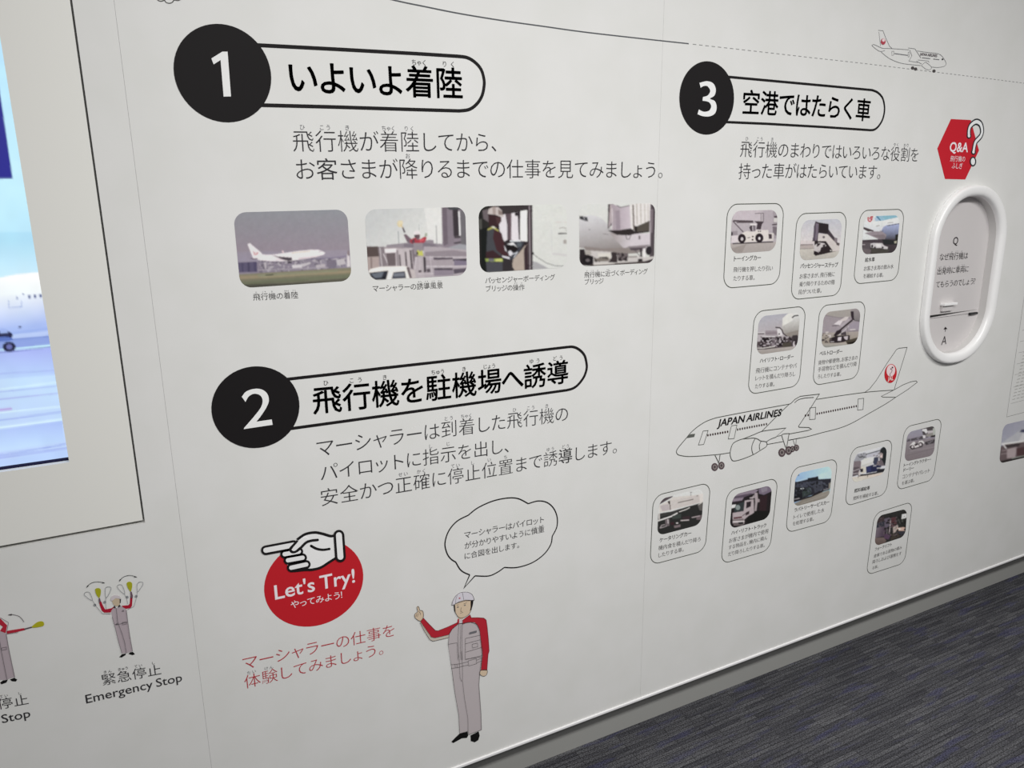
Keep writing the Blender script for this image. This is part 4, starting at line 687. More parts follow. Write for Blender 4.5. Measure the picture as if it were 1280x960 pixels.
c9 = [('p', 'cfd0d6', [(150, 100), (1000, 100), (1000, 950), (150, 950)]), ('p', '9a9aa2', [(310, 330), (470, 300), (490, 400), (340, 460), (250, 460)]), ('s', '5f5f66', 24, .12, [(310, 330), (500, 290), (480, 380), (330, 440)], 5), ('p', 'b8b8c4', [(490, 340), (740, 250), (700, 340), (620, 380), (480, 390)]), ('l', '3e4048', 16, [(480, 330), (590, 300), (680, 275), (740, 255)]),
 ('p', '23272a', [(740, 230), (800, 185), (860, 220), (850, 400), (820, 540), (760, 540), (720, 430), (720, 300)]), ('p', 'd8bfba', [(728, 320), (775, 318), (772, 395), (730, 395)]), ('p', '7c6e74', [(250, 460), (380, 450), (400, 600), (230, 690)]), ('p', '5e5258', [(240, 570), (350, 560), (350, 700), (225, 740)]), ('l', 'b4a8ac', 10, [(230, 640), (350, 600)]), ('l', 'bcb0b4', 10, [(230, 690), (360, 670)]), ('p', '6c6066', [(620, 480), (760, 430), (810, 540), (640, 560)]), ('s', '8c8084', 20, .1, [(600, 300), (760, 300), (780, 540), (620, 540)], 8),
 ('p', 'd6d6d0', [(380, 540), (385, 470), (440, 410), (610, 380), (620, 420), (590, 510), (470, 545), (380, 560)]), ('p', 'c4c4be', [(400, 530), (590, 470), (590, 510), (470, 545), (390, 560)]), ('p', '3e4258', [(600, 480), (620, 390), (690, 380), (700, 430), (640, 560)]), ('p', '262a4c', [(470, 560), (600, 520), (760, 540), (700, 640), (480, 680)]), ('p', '323866', [(490, 570), (560, 555), (560, 640), (490, 660)]), ('p', '9a98a0', [(600, 530), (660, 525), (660, 550), (600, 555)]), ('p', 'b2b0b0', [(670, 575), (740, 570), (740, 590), (670, 595)]),
 ('p', 'cfc8b8', [(380, 560), (460, 555), (470, 660), (400, 690), (370, 640)]), ('p', '2a2430', [(365, 600), (420, 590), (420, 650), (370, 660)]), ('p', '211d24', [(330, 700), (480, 690), (800, 630), (820, 580), (815, 650), (500, 720), (330, 750)]), ('p', '26262c', [(700, 600), (815, 590), (810, 655), (650, 680)]), ('p', 'c8bcb8', [(345, 640), (365, 640), (370, 720), (335, 720)]),
 ('g', 'd4c4b6', 'ccccc0', ((500, 700), (500, 860)), [(215, 750), (500, 715), (800, 660), (860, 700), (860, 900), (200, 900)]), ('l', '2c2428', 10, [(330, 740), (330, 760)]), ('l', '2c2428', 10, [(500, 700), (502, 745)])]
card('card with a photograph of a refuelling tanker with a white tank', F8, [(555, 219), (832, 152), (788, 520), (513, 604)], [(578, 250), (795, 197), (778, 385), (556, 450)], Fr(1050, 545, K), c9,
  [('燃料補給車', [(575, 512), (678, 490)])], [('燃料を補給する車。', [(568, 562), (735, 525)])], 59, k=.74)
c10 = [('g', '8e8c9c', '8c8290', ((500, 220), (500, 460))), ('p', '4a4446', [(600, 220), (860, 160), (840, 240), (820, 340), (640, 360), (620, 280)]), ('p', 'd4d0d4', [(620, 240), (700, 230), (720, 290), (690, 320), (660, 280), (620, 275)]), ('p', 'b4acb0', [(720, 270), (820, 260), (820, 300), (720, 320)]), ('p', '8a8480', [(690, 330), (860, 290), (860, 350), (700, 380)]), ('p', 'a8aca4', [(815, 230), (870, 190), (890, 330), (820, 360)]), ('p', '2c2628', [(780, 360), (870, 340), (870, 380), (770, 390)]), ('p', '4c464c', [(340, 430), (640, 360), (740, 380), (640, 420), (340, 470)]), ('s', '77707a', 24, .1, [(340, 420), (700, 360), (700, 420), (340, 470)], 4), ('p', 'cfc8cc', [(630, 350), (680, 350), (680, 400), (640, 405)]),
 ('g', '847a80', '786c70', ((500, 440), (500, 820)), [(320, 480), (640, 430), (880, 390), (860, 760), (300, 860)]), ('p', '3a3438', [(660, 480), (850, 420), (850, 490), (690, 530)]), ('s', '6a646a', 22, .1, [(660, 470), (860, 420), (850, 500), (680, 530)], 6),
 ('p', 'd8d0d0', [(395, 590), (400, 530), (460, 470), (490, 470), (500, 540), (545, 530), (560, 460), (620, 445), (660, 480), (630, 540), (440, 590)]), ('p', '332a2e', [(470, 520), (545, 490), (545, 520), (500, 550)]), ('e', '2a2226', 440, 565, 44, 38), ('e', 'c8bec2', 446, 562, 20, 22), ('e', '2a2226', 595, 515, 44, 40), ('e', 'c6bcc0', 590, 520, 22, 24), ('l', '2a2226', 18, [(440, 600), (620, 550)]),
 ('l', '6e6266', 8, [(340, 720), (860, 580)]), ('l', '94888c', 8, [(400, 640), (860, 560)])]
card('card with a photograph of a small white baggage tractor on grey tarmac', F8, [(912, 74), (1162, 14), (1102, 424), (856, 496)], [(930, 108), (1120, 62), (1106, 262), (908, 306)], Fr(1110, 520, K), c10,
  [('トーイングトラクター・', [(905, 342), (1084, 300)]), ('ドーリー', [(903, 374), (972, 358)])], [('コンテナやパレット', [(896, 420), (1078, 376)]), ('を運ぶ車。', [(892, 462), (975, 440)])], 60, k=.68, amp=.06)
c11 = [('p', '282826', [(150, 100), (1000, 100), (1000, 950), (150, 950)]), ('p', '3a2e30', [(320, 330), (440, 300), (440, 400), (310, 420)]), ('p', '2c303a', [(300, 420), (440, 390), (440, 480), (290, 510)]), ('g', '6a5e68', '4c3c4c', ((300, 520), (420, 560)), [(280, 510), (440, 480), (470, 560), (430, 660), (270, 690)]), ('p', '5a5060', [(440, 340), (540, 320), (530, 480), (450, 520)]), ('p', '4e2c30', [(570, 320), (650, 310), (670, 440), (560, 480)]), ('l', 'a8989c', 16, [(555, 350), (545, 500), (530, 600)]), ('l', '847880', 8, [(490, 500), (490, 640)]), ('l', 'c8c0c4', 7, [(545, 450), (548, 490)]), ('p', '5c3c40', [(580, 440), (640, 420), (640, 480), (580, 500)]),
 ('p', 'a89890', [(600, 500), (680, 450), (700, 480), (650, 580), (600, 610)]), ('p', 'c09c8c', [(660, 510), (820, 490), (815, 560), (700, 560)]), ('p', 'd8c8bc', [(680, 515), (740, 510), (740, 540), (690, 545)]), ('p', 'dcdcd8', [(765, 262), (850, 245), (845, 325), (755, 345)]), ('l', '5c5c58', 7, [(700, 350), (730, 430)]), ('l', '6e6e66', 6, [(770, 350), (770, 400)]), ('p', '32323a', [(690, 570), (815, 560), (800, 640), (700, 660)]), ('p', '503850', [(430, 600), (560, 640), (520, 720), (440, 700)]), ('p', '3c342c', [(560, 620), (700, 600), (740, 660), (560, 740)]),
 ('g', '6a5854', '54443e', ((330, 700), (330, 820)), [(260, 690), (430, 680), (480, 740), (400, 860), (240, 860)]), ('s', '1c1a1a', 30, .24, [(440, 300), (860, 200), (820, 640), (440, 700)], 4), ('s', '5a4e54', 16, .27, [(300, 330), (700, 300), (680, 640), (300, 680)], 8)]
card('card with a dim photograph of a forklift, lowest of all the cards', F11, [(284, 223), (538, 143), (484, 553), (228, 635)], [(305, 240), (502, 190), (488, 375), (282, 443)], Fr(1075, 625, K), c11,
  [('フォークリフト', [(285, 474), (398, 440)])], [('倉庫である荷物の積み', [(278, 520), (465, 460)]), ('降ろしおよび運搬をす', [(270, 560), (462, 500)]), ('る車。', [(268, 598), (308, 586)])], 61, k=.60)

# cut off photograph and chart at the right edge
fr_ = Fr(1192, 500, 9.6)
q = fr_([(597, 300), (1330, 128), (1290, 590), (545, 764)]); c = W(*q[3])
t = thing('photograph', 'photograph cut off by the right edge, grey sky over rooftops', 'photograph', (c[0], 0, c[2]))
picture('print', q, .07, fr_, [('g', '88889a', '9a9aa6', ((600, 300), (800, 500))), ('p', 'a2a2a8', [(570, 520), (800, 490), (1400, 400), (1400, 330), (820, 350)]), ('p', '3a3a58', [(790, 385), (815, 355), (1300, 300), (1300, 370), (840, 390)]), ('p', 'b6b4b6', [(790, 470), (830, 400), (1300, 320), (1300, 520), (780, 510)]), ('p', '5e4e50', [(560, 560), (610, 535), (800, 500), (1300, 420), (1300, 700), (540, 770)]), ('l', 'd8d4d2', 16, [(580, 530), (800, 500), (1300, 410)]), ('p', '3a3032', [(610, 545), (800, 515), (790, 555), (640, 575)]), ('p', '9a8a8c', [(640, 590), (760, 565), (740, 690), (640, 700)]), ('p', '4a3234', [(750, 580), (1300, 480), (1300, 650), (760, 670)]), ('l', '8c7c7e', 8, [(580, 610), (640, 600)]), ('l', '8c7c7e', 8, [(570, 650), (640, 640)]), ('l', 'd0cccc', 12, [(600, 540), (630, 580)]), ('l', '22201e', 26, [(545, 750), (700, 715), (1300, 590)]), ('l', '8a8e86', 9, [(700, 700), (1300, 575)])],
        t, step=.6, seed=71, k=.6, amp=.05)
fr_ = Fr(1200, 340, 4.3636)
t = thing('comparison_chart', 'thin ruled chart of small lettering cut off by the right edge', 'chart', (W(1258, 521)[0], 0, W(1258, 521)[2]))
def ex(p, q, xe=1345): return (xe, q[1]+(q[1]-p[1])/(q[0]-p[0])*(xe-q[0]))
PB = (1258.4, 521.2); PR = (1280, 515.4); far = ex(PB, PR)
Art(1).stroke([(1285.6, 335), (1279, 380), (1258.4, 521.2), far], 1.1).make('border', ink('6a6a68'), t)
a = Art(1); b = Art(1)
for k_, (x0, y0) in enumerate([(1263.6, 504.5), (1266.6, 484), (1268.6, 468.5), (1271, 455), (1273, 441), (1275, 427), (1277.5, 413)]):
    p = (x0, y0); e = (x0+90, y0-(5.8-k_*.25)*90/21.6)
    a.stroke([p, e], .9)
for k_ in range(40):
    row = k_//2; x0 = 1265.5+row*1.05*.95; y0 = 499.5-row*4.2
    for jj in range(3):
        xs_ = x0+(k_ % 2)*14+jj*5.2; b.stroke([(xs_, y0-(xs_-x0)*.26), (xs_+3.6, y0-(xs_+3.6-x0)*.26)], 2.0)
a.make('rule', ink('8a8a88'), t); b.make('lettering', ink('9c9c98'), t, kind='stuff')

# ================================================================== RED POINTING HAND DISC
c = W(390, 735); t = thing('try_it_sign', 'red disc with a white pointing hand and white lettering', 'sign', (c[0], 0, c[2]))
g5 = Fr(300, 620, 5.3333)
Art(1).poly(ellipse_fit(g5([(690, 318), (760, 365), (805, 430), (822, 510), (812, 600), (770, 690), (700, 768), (610, 832), (520, 868), (430, 877), (340, 858), (260, 812), (200, 745), (172, 670), (165, 600), (175, 530), (205, 455), (260, 392), (350, 335), (460, 300), (580, 295)]))).make('disc', ink('b4212a'), t, 'red disc')
h5 = Fr(320, 655, 9.143)
hand = Art(2); wh = Art(3); hl = Art(4)
silh = spline(h5([(470, 178), (560, 118), (670, 95), (760, 112), (850, 138), (895, 132)]), False, 5)+h5([(915, 385)])+spline(h5([(915, 385), (850, 425), (740, 495), (640, 520), (560, 520)]), False, 5)+h5([(400, 535), (330, 420), (300, 340), (400, 290)])
wh.poly(silh)
hl.stroke(spline(h5([(470, 180), (560, 118), (670, 97), (760, 112), (850, 138), (895, 132)]), False, 6), 5.6)
hl.stroke(spline(h5([(915, 388), (850, 428), (740, 497), (640, 522), (560, 524), (450, 535), (390, 537)]), False, 6), 5.6)
hl.stroke(spline(h5([(630, 250), (690, 282), (765, 295), (838, 285)]), False, 6), 5.0)
for p in ((630, 250), (838, 285), (705, 182)): hl.disc(h5(*p), 1.6, n=12)
black2 = Art(5); white2 = Art(6)
def capo(a, b, r, lw=13): black2.poly(capsule(h5(*a), h5(*b), (r+lw)/9.143)); white2.poly(capsule(h5(*a), h5(*b), (r-lw)/9.143))
capo((327, 345), (490, 315), 37); 
black2.v += []; 
for a_, b_, r_ in (((365, 415), (533, 385), 37), ((402, 500), (575, 462), 37)): capo(a_, b_, r_)
capo((112, 300), (430, 240), 42)
b3 = Art(7); w3_ = Art(8)
b3.stroke(spline(h5([(475, 190), (420, 250), (392, 285), (410, 318), (450, 318), (500, 285), (570, 215), (630, 190), (705, 182)]), False, 6), 5.0)
w3_.poly(spline(h5([(470, 215), (430, 265), (408, 292), (425, 308), (448, 304), (495, 265), (560, 200), (600, 178), (560, 150), (500, 180)]), False, 5))
b3.poly(capsule(h5(948, 128), h5(965, 375), 62/9.143)); 
hand_e = bpy.data.objects.new('pointing_hand', None); COL.objects.link(hand_e); hand_e.parent = t; hand_e['label'] = 'white pointing hand with a thick black outline'
wh.make('palm', WHITE, hand_e); hl.make('palm_outline', BLACK, hand_e); black2.make('finger_outline', BLACK, hand_e); white2.make('finger_fill', WHITE, hand_e)
w3_.make('thumb', WHITE, hand_e); b3.Y = b3.Y; b3.make('cuff_outline', BLACK, hand_e); Art(9).poly(capsule(h5(948, 128), h5(965, 375), 34/9.143)).make('cuff', WHITE, hand_e)
PINKW = ink('e8d8dc')
text('lettering', "Let's Try!", [(344, 749.5), (444, 727.6)], PINKW, t, off=.012, layer=2, asp=1.0)
text('lettering', 'やってみよう！', [(363.8, 761), (428, 747.8)], PINKW, t, off=.004, layer=2)

# ================================================================== SPEECH BUBBLE
g6 = Fr(500, 600, 5.3333)
c = W(595, 733); t = thing('speech_bubble', 'cloud shaped speech bubble above the worker drawing', 'drawing', (c[0], 0, c[2]))
arcs = [[(455, 235), (380, 275), (325, 340), (300, 420), (312, 485), (338, 525), (372, 548)], [(372, 548), (400, 595), (430, 618), (465, 632)], [(465, 632), (427, 720), (500, 639)], [(500, 639), (590, 640), (650, 615), (695, 583)],
        [(695, 583), (780, 583), (880, 552), (960, 495), (1005, 430), (1015, 375)], [(1015, 375), (1045, 315), (1048, 250), (1025, 190), (980, 150), (920, 140), (855, 158)], [(855, 158), (790, 125), (720, 120), (620, 140), (520, 185), (455, 235)]]
a = Art(1)
for i, ar in enumerate(arcs): a.stroke(g6(ar) if i == 2 else spline(g6(ar)), 3.0)
a.make('outline', BLACK, t)
for s, p, rb in (('マーシャラーはパイロット', [(430, 392), (960, 284)], []), ('が分かりやすいように慎重', [(432, 462), (962, 347)], [(10, 'しん'), (11, 'ちょう')]), ('に合図を出します。', [(432, 530), (795, 452)], [])):
    text('text_line', s, g6(p), ink('3c3a3c'), t, off=-.002, ruby=rb, rub_m=GREY, rs=.26, gap=.02)

# ================================================================== WORKER DRAWING (flat print)
D, E_ = Fr(510, 725, 9.6), Fr(540, 800, 7.111)
c = W(580, 930); t = thing('worker_drawing', 'printed drawing of a helmeted worker in red and grey raising one finger', 'drawing', (c[0], 0, c[2]))
SUIT, SKIN, REDS, OUT, CAPC = ink('b0a8aa'), ink('c8b49c'), ink('a82632'), ink('3a3436'), ink('c8c4cc')
body = D([(605, 525), (530, 590), (495, 650), (483, 770), (490, 860)])+E_([(150, 100), (175, 250), (205, 480), (238, 670), (246, 832), (322, 810), (326, 842), (441, 798), (436, 650), (418, 400), (425, 300), (440, 190), (450, 90), (440, 0)])+D([(880, 760), (860, 600), (825, 530), (760, 505), (680, 515)])
Art(1).poly(body).make('overalls', SUIT, t, 'grey overalls')
sl = D([(185, 455), (255, 530), (330, 605), (360, 608), (470, 565), (590, 510), (605, 528), (530, 590), (492, 655), (400, 678), (320, 695), (280, 685), (220, 600), (150, 500)])
sr = D([(655, 482), (745, 415), (760, 452), (830, 450), (910, 455), (940, 480), (952, 560), (966, 700), (976, 850)])+E_([(500, 130), (490, 268), (435, 268), (450, 130), (443, 60)])+D([(884, 900), (876, 750), (862, 620), (845, 560), (800, 508), (720, 506), (655, 530)])
Art(2).poly(sl).make('sleeve', REDS, t, 'red raised sleeve'); Art(2).poly(sr).make('sleeve', REDS, t, 'red hanging sleeve'); Art(2.5).poly(D([(600, 462), (613, 470), (613, 528), (588, 520)])).make('collar', REDS, t, 'red collar')
Art(2).poly(D([(150, 500), (220, 600), (280, 685), (320, 695), (400, 678), (490, 658), (487, 692), (390, 715), (300, 735), (262, 716), (200, 620), (145, 512)])).make('cuff_lining', ink('b8b0a4'), t)
fac = spline(D([(562, 300), (660, 250), (758, 252), (766, 330), (740, 400), (690, 440), (640, 455), (600, 440), (570, 390), (558, 340)]), True, 4)
hnd = spline(D([(108, 330), (120, 315), (134, 330), (142, 362), (172, 368), (186, 400), (184, 450), (150, 492), (108, 474), (80, 440), (88, 402), (116, 380)]), True, 4)
hr = spline(E_([(436, 270), (490, 268), (486, 308), (455, 322), (426, 302)]), True, 4)
Art(3).poly(fac).make('face', SKIN, t); Art(3).poly(hnd).make('hand', SKIN, t, 'raised hand'); Art(3).poly(hr).make('hand', SKIN, t)
Art(2).poly(D([(600, 440), (610, 472), (650, 470), (735, 412), (742, 390), (680, 442)])).make('neck', SKIN, t)
Art(4).poly(D([(752, 252), (786, 245), (778, 300), (765, 345), (742, 378), (752, 330)])).make('hair', BLACK, t); Art(4).poly(D([(548, 300), (564, 298), (572, 400), (556, 372)])).make('hair', BLACK, t)
cap = spline(D([(527, 303), (540, 250), (575, 190), (620, 155), (670, 145), (730, 150), (775, 182), (797, 240)]))+D([(760, 243), (690, 240), (610, 262), (548, 298)])
Art(5).poly(cap).make('cap', CAPC, t, 'white cap')
Art(1).poly(D([(614, 472), (655, 476), (656, 526), (616, 530)])).make('collar', ink('c2b8bc'), t)
Art(2).poly(E_([(172, 905), (205, 870), (245, 832), (318, 815), (322, 850), (310, 870), (265, 874), (190, 916)])).make('shoe', ink('141414'), t, 'black shoe'); Art(2).poly(E_([(342, 848), (415, 812), (424, 850), (412, 890), (380, 910), (345, 898)])).make('shoe', ink('141414'), t, 'black shoe')
a = Art(6); LW = .85
a.stroke(cap, LW, True); a.stroke(fac[10:], LW); a.stroke(hnd, LW, True); a.stroke(hr, LW, True)
a.stroke(sl+[sl[0]], .6); a.stroke(sr+[sr[0]], .6)
a.stroke(D([(145, 512), (200, 620), (262, 716), (300, 735), (390, 715), (487, 692)]), LW)
a.stroke(body, LW, True)
for p in ([(592, 180), (575, 230), (572, 285)], [(652, 148), (662, 190), (670, 240)], [(560, 290), (610, 272), (690, 250), (795, 246)], [(612, 530), (600, 700), (608, 860), (615, 960)], [(655, 530), (648, 700), (655, 960)], [(636, 540), (630, 750), (636, 960)],
          [(488, 770), (590, 752)], [(592, 755), (600, 960)], [(690, 700), (865, 662)], [(690, 700), (688, 955)], [(690, 765), (870, 715)], [(692, 865), (885, 808)], [(690, 955), (890, 905)], [(770, 770), (835, 755), (838, 800), (776, 815), (770, 770)],
          [(95, 440), (108, 402)], [(112, 445), (128, 400)], [(128, 372), (150, 400), (150, 420)], [(586, 300), (612, 297)], [(668, 287), (706, 272)], [(640, 330), (633, 375), (650, 376)], [(628, 398), (645, 392), (662, 386)]): a.stroke(D(p), .6)
for p in ([(165, 220), (240, 212), (272, 205)], [(172, 252), (240, 243), (272, 232)], [(205, 215), (208, 245)], [(222, 213), (226, 244)], [(272, 205), (322, 192)], [(272, 232), (325, 222)], [(322, 185), (395, 165), (398, 210), (328, 230), (322, 185)], [(395, 180), (442, 160)], [(398, 203), (440, 185)],
          [(240, 130), (250, 330), (262, 365), (272, 362), (272, 235), (262, 100)], [(272, 365), (290, 520), (320, 700), (322, 810)], [(300, 170), (440, 150)]): a.stroke(E_(p), .6)
a.make('line_work', OUT, t)
a = Art(7); a.disc(D(600, 324), 1.0, .75, 10); a.disc(D(684, 301), 1.0, .75, 10); a.make('eyes', GREY, t); Art(7).poly(D([(738, 628), (825, 605), (825, 628), (740, 650)])).make('chest_badge', GREY, t)
Art(7).disc(D(620, 218), 1.1, 1.0, 10).make('cap_badge', ink('b06a74'), t)

# ================================================================== EMERGENCY STOP FIGURES
def fig_caption(t, lat, latp, jp, jpp, ruby):
    text('lettering', lat, latp, INK, t, off=.004, layer=2); text('lettering', jp, jpp, INK, t, off=-.004, ruby=ruby, rub_m=DARK, gap=.10, rs=.27)
G, H, Kk = Fr(80, 700, 6.857), Fr(120, 740, 10.667), Fr(100, 715, 14.222)
c = W(160, 880); t = thing('signal_drawing', 'printed emergency stop figure raising two yellow wands', 'drawing', (c[0], 0, c[2]))
SUIT2 = ink('a89ca2'); SUITG = ink('9aa0a0')
Art(1).poly(H([(215, 215), (245, 205), (270, 215), (330, 190), (385, 200), (405, 240), (425, 380), (430, 430), (450, 580), (488, 790), (420, 815), (345, 820), (300, 660), (245, 440), (215, 330), (200, 260)])).make('overalls', SUIT2, t, 'grey overalls')
Art(2).poly(Kk([(335, 520), (375, 520), (400, 580), (445, 665), (560, 645), (625, 600), (560, 680), (545, 720), (430, 722), (390, 690), (350, 590)])).make('sleeve', ink('a01c30'), t, 'red sleeve'); Art(2).poly(Kk([(740, 600), (860, 590), (885, 560), (895, 430), (935, 430), (925, 600), (900, 640), (820, 655), (760, 625)])).make('sleeve', ink('a01c30'), t, 'red sleeve')
Art(3).poly(Kk(spline([(575, 500), (640, 470), (710, 490), (712, 560), (680, 600), (630, 605), (590, 570)], True, 4))).make('skin', ink('b8a890'), t)
Art(4).poly(Kk(spline([(548, 500), (560, 440), (620, 412), (700, 430), (728, 480), (640, 468), (575, 510)], True, 4))).make('cap', ink('c0b8bc'), t, 'white cap')
Art(4).poly(Kk([(705, 480), (728, 478), (724, 545), (706, 560)])).make('hair', DARK, t); Art(4).poly(Kk([(600, 605), (620, 600), (640, 640), (600, 640)])).make('collar', DARK, t); Art(4).poly(Kk([(680, 600), (705, 580), (725, 605), (680, 635)])).make('collar', DARK, t)
a = Art(3)
for p in ([(270, 310), (300, 288), (345, 290), (370, 320), (368, 390), (345, 460), (325, 450), (285, 390)], [(830, 205), (860, 175), (905, 178), (928, 215), (920, 300), (900, 350), (880, 330), (845, 270)]): Art(3).poly(Kk(spline(p, True, 4))).make('wand', ink('9c9c24'), t, 'yellow wand head')
a = Art(5)
for p in ([(75, 400), (95, 362), (150, 355), (190, 400), (220, 500), (160, 480), (100, 430)], [(450, 300), (480, 265), (545, 270), (545, 330), (475, 455), (450, 400)], [(665, 250), (700, 222), (750, 240), (790, 340), (785, 390), (690, 310)], [(1015, 230), (1050, 180), (1110, 180), (1115, 230), (1030, 350), (1015, 300)]): Art(5).stroke(Kk(spline(p, True, 4)), .7, True).make('ghost_wand', ink('84868a'), t, 'thin outlined wand')
for p in ([(220, 500), (280, 600), (400, 740), (545, 745)], [(460, 455), (455, 560), (465, 660)], [(790, 390), (830, 460), (850, 570)], [(1020, 350), (1005, 460), (960, 610), (840, 670)]): a.stroke(Kk(p), .6)
for p in ((265, 585), (440, 535), (840, 445), (1000, 430)): a.disc(Kk(*p), 1.7, 1.6, 10)
a.make('motion_lines', ink('84868a'), t, kind='stuff')
for p, tips in (([(120, 275), (160, 225), (230, 185), (330, 175), (435, 192)], ([(112, 285), (130, 240), (160, 240)], [(445, 198), (400, 175), (398, 200)])),
                ([(705, 165), (740, 115), (800, 75), (900, 60), (1010, 90)], ([(698, 170), (705, 130), (735, 130)], [(1020, 95), (965, 70), (965, 92)]))):
    a = Art(5).stroke(Kk(spline(p)), .8)
    for tp_ in tips: a.poly(Kk(tp_))
    a.make('motion_arrow', DARK, t)
a = Art(6)
a.stroke(H([(215, 330), (245, 440), (300, 660), (345, 820)]), .7); a.stroke(H([(405, 240), (425, 400), (450, 580), (488, 790)]), .7); a.stroke(H([(270, 215), (290, 400), (350, 560), (385, 680), (405, 815)]), .7); a.stroke(H([(255, 430), (320, 425), (420, 400)]), .6); a.stroke(H([(350, 405), (405, 395), (408, 425), (355, 435), (350, 405)]), .6); a.stroke(Kk([(560, 645), (400, 740), (545, 740)])[1:], .6)
a.disc(H(280, 428), 1.5, 1.0, 8); a.disc(H(362, 250), 1.2, .9, 8)
a.make('line_work', ink('6a6468'), t)
Art(2).poly(H([(310, 870), (345, 830), (400, 820), (395, 840), (345, 872)])).make('shoe', ink('141414'), t, 'black shoe'); Art(2).poly(H([(432, 825), (455, 805), (490, 798), (520, 828), (490, 842)])).make('shoe', ink('141414'), t, 'black shoe')
Art(5).poly(Kk([(330, 470), (355, 465), (370, 520), (340, 560)])).make('grip', ink('64505a'), t); Art(5).poly(Kk([(895, 345), (918, 350), (940, 420), (935, 465), (900, 460)])).make('grip', ink('64505a'), t)
fig_caption(t, 'Emergency Stop', [(108, 879.3), (228, 851.3)], '緊急停止', [(128.8, 857.2), (202, 843)], [(0, 'きん'), (1, 'きゅう'), (2, 'てい'), (3, 'し')])
M = Fr(0, 740, 5.65)
c = W(5, 900); t = thing('signal_drawing', 'printed stop figure cut off by the left edge, one yellow wand held out', 'drawing', (c[0], 0, c[2]))
Art(1).poly(M([(-120, 300), (-60, 270), (20, 272), (45, 300), (60, 400), (105, 600), (60, 615), (50, 620), (0, 622), (-30, 480), (-60, 620), (-120, 620)])).make('overalls', SUIT2, t, 'grey overalls')
Art(2).poly(M([(-30, 180), (0, 185), (50, 235), (40, 290), (0, 275), (20, 245), (-30, 210)])).make('sleeve', ink('a82838'), t, 'red sleeve'); Art(2).poly(M([(45, 275), (170, 255), (180, 268), (110, 285), (50, 295)])).make('sleeve', ink('a82838'), t, 'red sleeve')
Art(3).poly(M(spline([(225, 245), (265, 212), (300, 208), (312, 225), (300, 242), (240, 252)], True, 4))).make('wand', ink('a4a024'), t, 'yellow wand head')
a = Art(4); a.stroke(M([(172, 262), (225, 248)]), 2.4); a.stroke(M(spline([(60, 160), (95, 160), (140, 175), (170, 212)])), .8); a.poly(M([(55, 162), (84, 153), (84, 166)])); a.make('grip', ink('5c5458'), t)
a = Art(5); a.stroke(M([(45, 300), (62, 400), (105, 605)]), .7); a.stroke(M([(-10, 300), (10, 420), (50, 620)]), .7); a.stroke(M([(10, 395), (45, 388), (46, 405), (12, 410), (10, 395)]), .6); a.stroke(M([(0, 180), (60, 215), (45, 298), (130, 285)]), .6); a.make('line_work', ink('6a6468'), t)
Art(2).poly(M([(0, 640), (20, 625), (55, 620), (45, 640), (10, 652)])).make('shoe', ink('141414'), t, 'black shoe'); Art(2).poly(M([(70, 618), (100, 606), (122, 618), (112, 632), (85, 630)])).make('shoe', ink('141414'), t, 'black shoe')
fig_caption(t, 'Stop', [(3, 904), (38.5, 896)], '停止', [(-1.5, 887.2), (36.2, 880.3)], [(0, 'てい'), (1, 'し')])

# ================================================================== LARGE AEROPLANE DRAWING
A8, B7, C9 = Fr(835, 480, 8), Fr(980, 430, 7.111), Fr(900, 500, 9.6)
c = W(900, 590); t = thing('aeroplane_drawing', 'large line drawing of an airliner facing left among the vehicle cards', 'drawing', (c[0], 0, c[2]))
PL = ink('4a4b47'); lw = 2.2
a = Art(1)
a.stroke(spline(A8([(620, 687), (520, 703), (420, 712), (300, 722), (200, 725), (130, 716), (95, 702), (85, 672), (110, 628), (180, 545), (225, 490), (300, 425), (380, 375), (460, 345), (520, 330), (800, 276), (1213, 201)])), lw)
a.stroke(A8([(990, 605), (1150, 576)]), lw); a.stroke(A8([(1207, 563), (1320, 540)]), lw)
a.stroke(spline(B7([(40, 855), (200, 825), (350, 785), (480, 752), (600, 705), (760, 615), (900, 535), (990, 476)])), lw)
a.stroke(spline(B7([(290, 492), (500, 460), (720, 430), (850, 418), (972, 410)])), lw)
a.make('fuselage', PL, t)
a = Art(1); a.stroke(B7([(715, 432), (760, 400), (820, 325), (920, 165), (1000, 50), (1020, 38), (1095, 30), (980, 405)]), lw-.2); a.make('tail_fin', PL, t)
a = Art(1); a.stroke(B7([(990, 476), (1100, 405), (1185, 340), (1175, 328), (1130, 335), (1060, 362), (975, 410), (865, 465), (882, 473), (992, 473)]), lw-.2); a.make('tailplane', PL, t)
a = Art(2); a.stroke(A8([(940, 472), (1110, 300), (1213, 201)])+B7([(60, 530), (100, 490), (145, 465), (200, 458), (315, 445), (230, 580), (130, 730), (135, 740), (220, 742), (245, 757), (215, 768), (45, 800)]), lw); a.stroke(B7(spline([(95, 522), (130, 495), (190, 480), (265, 475)])), lw)
a.stroke(A8(spline([(755, 548), (850, 510), (940, 474), (1060, 455), (1180, 440)])+[(1085, 525), (1130, 515)]), lw); a.stroke(A8(spline([(985, 577), (1030, 550), (1085, 530)])), lw); a.make('wing', PL, t)
a = Art(2); a.stroke(A8(spline([(745, 550), (690, 570), (650, 597), (630, 645), (622, 700), (634, 750), (662, 770), (740, 752), (850, 708), (930, 660), (980, 628), (991, 602), (980, 578), (928, 570), (900, 552), (860, 541), (800, 545)], True)), lw, True)
a.stroke(A8(spline([(870, 548), (846, 600), (838, 650), (852, 708)])), lw); a.stroke(A8(spline([(932, 572), (915, 612), (918, 658)])), lw); a.make('engine', PL, t)
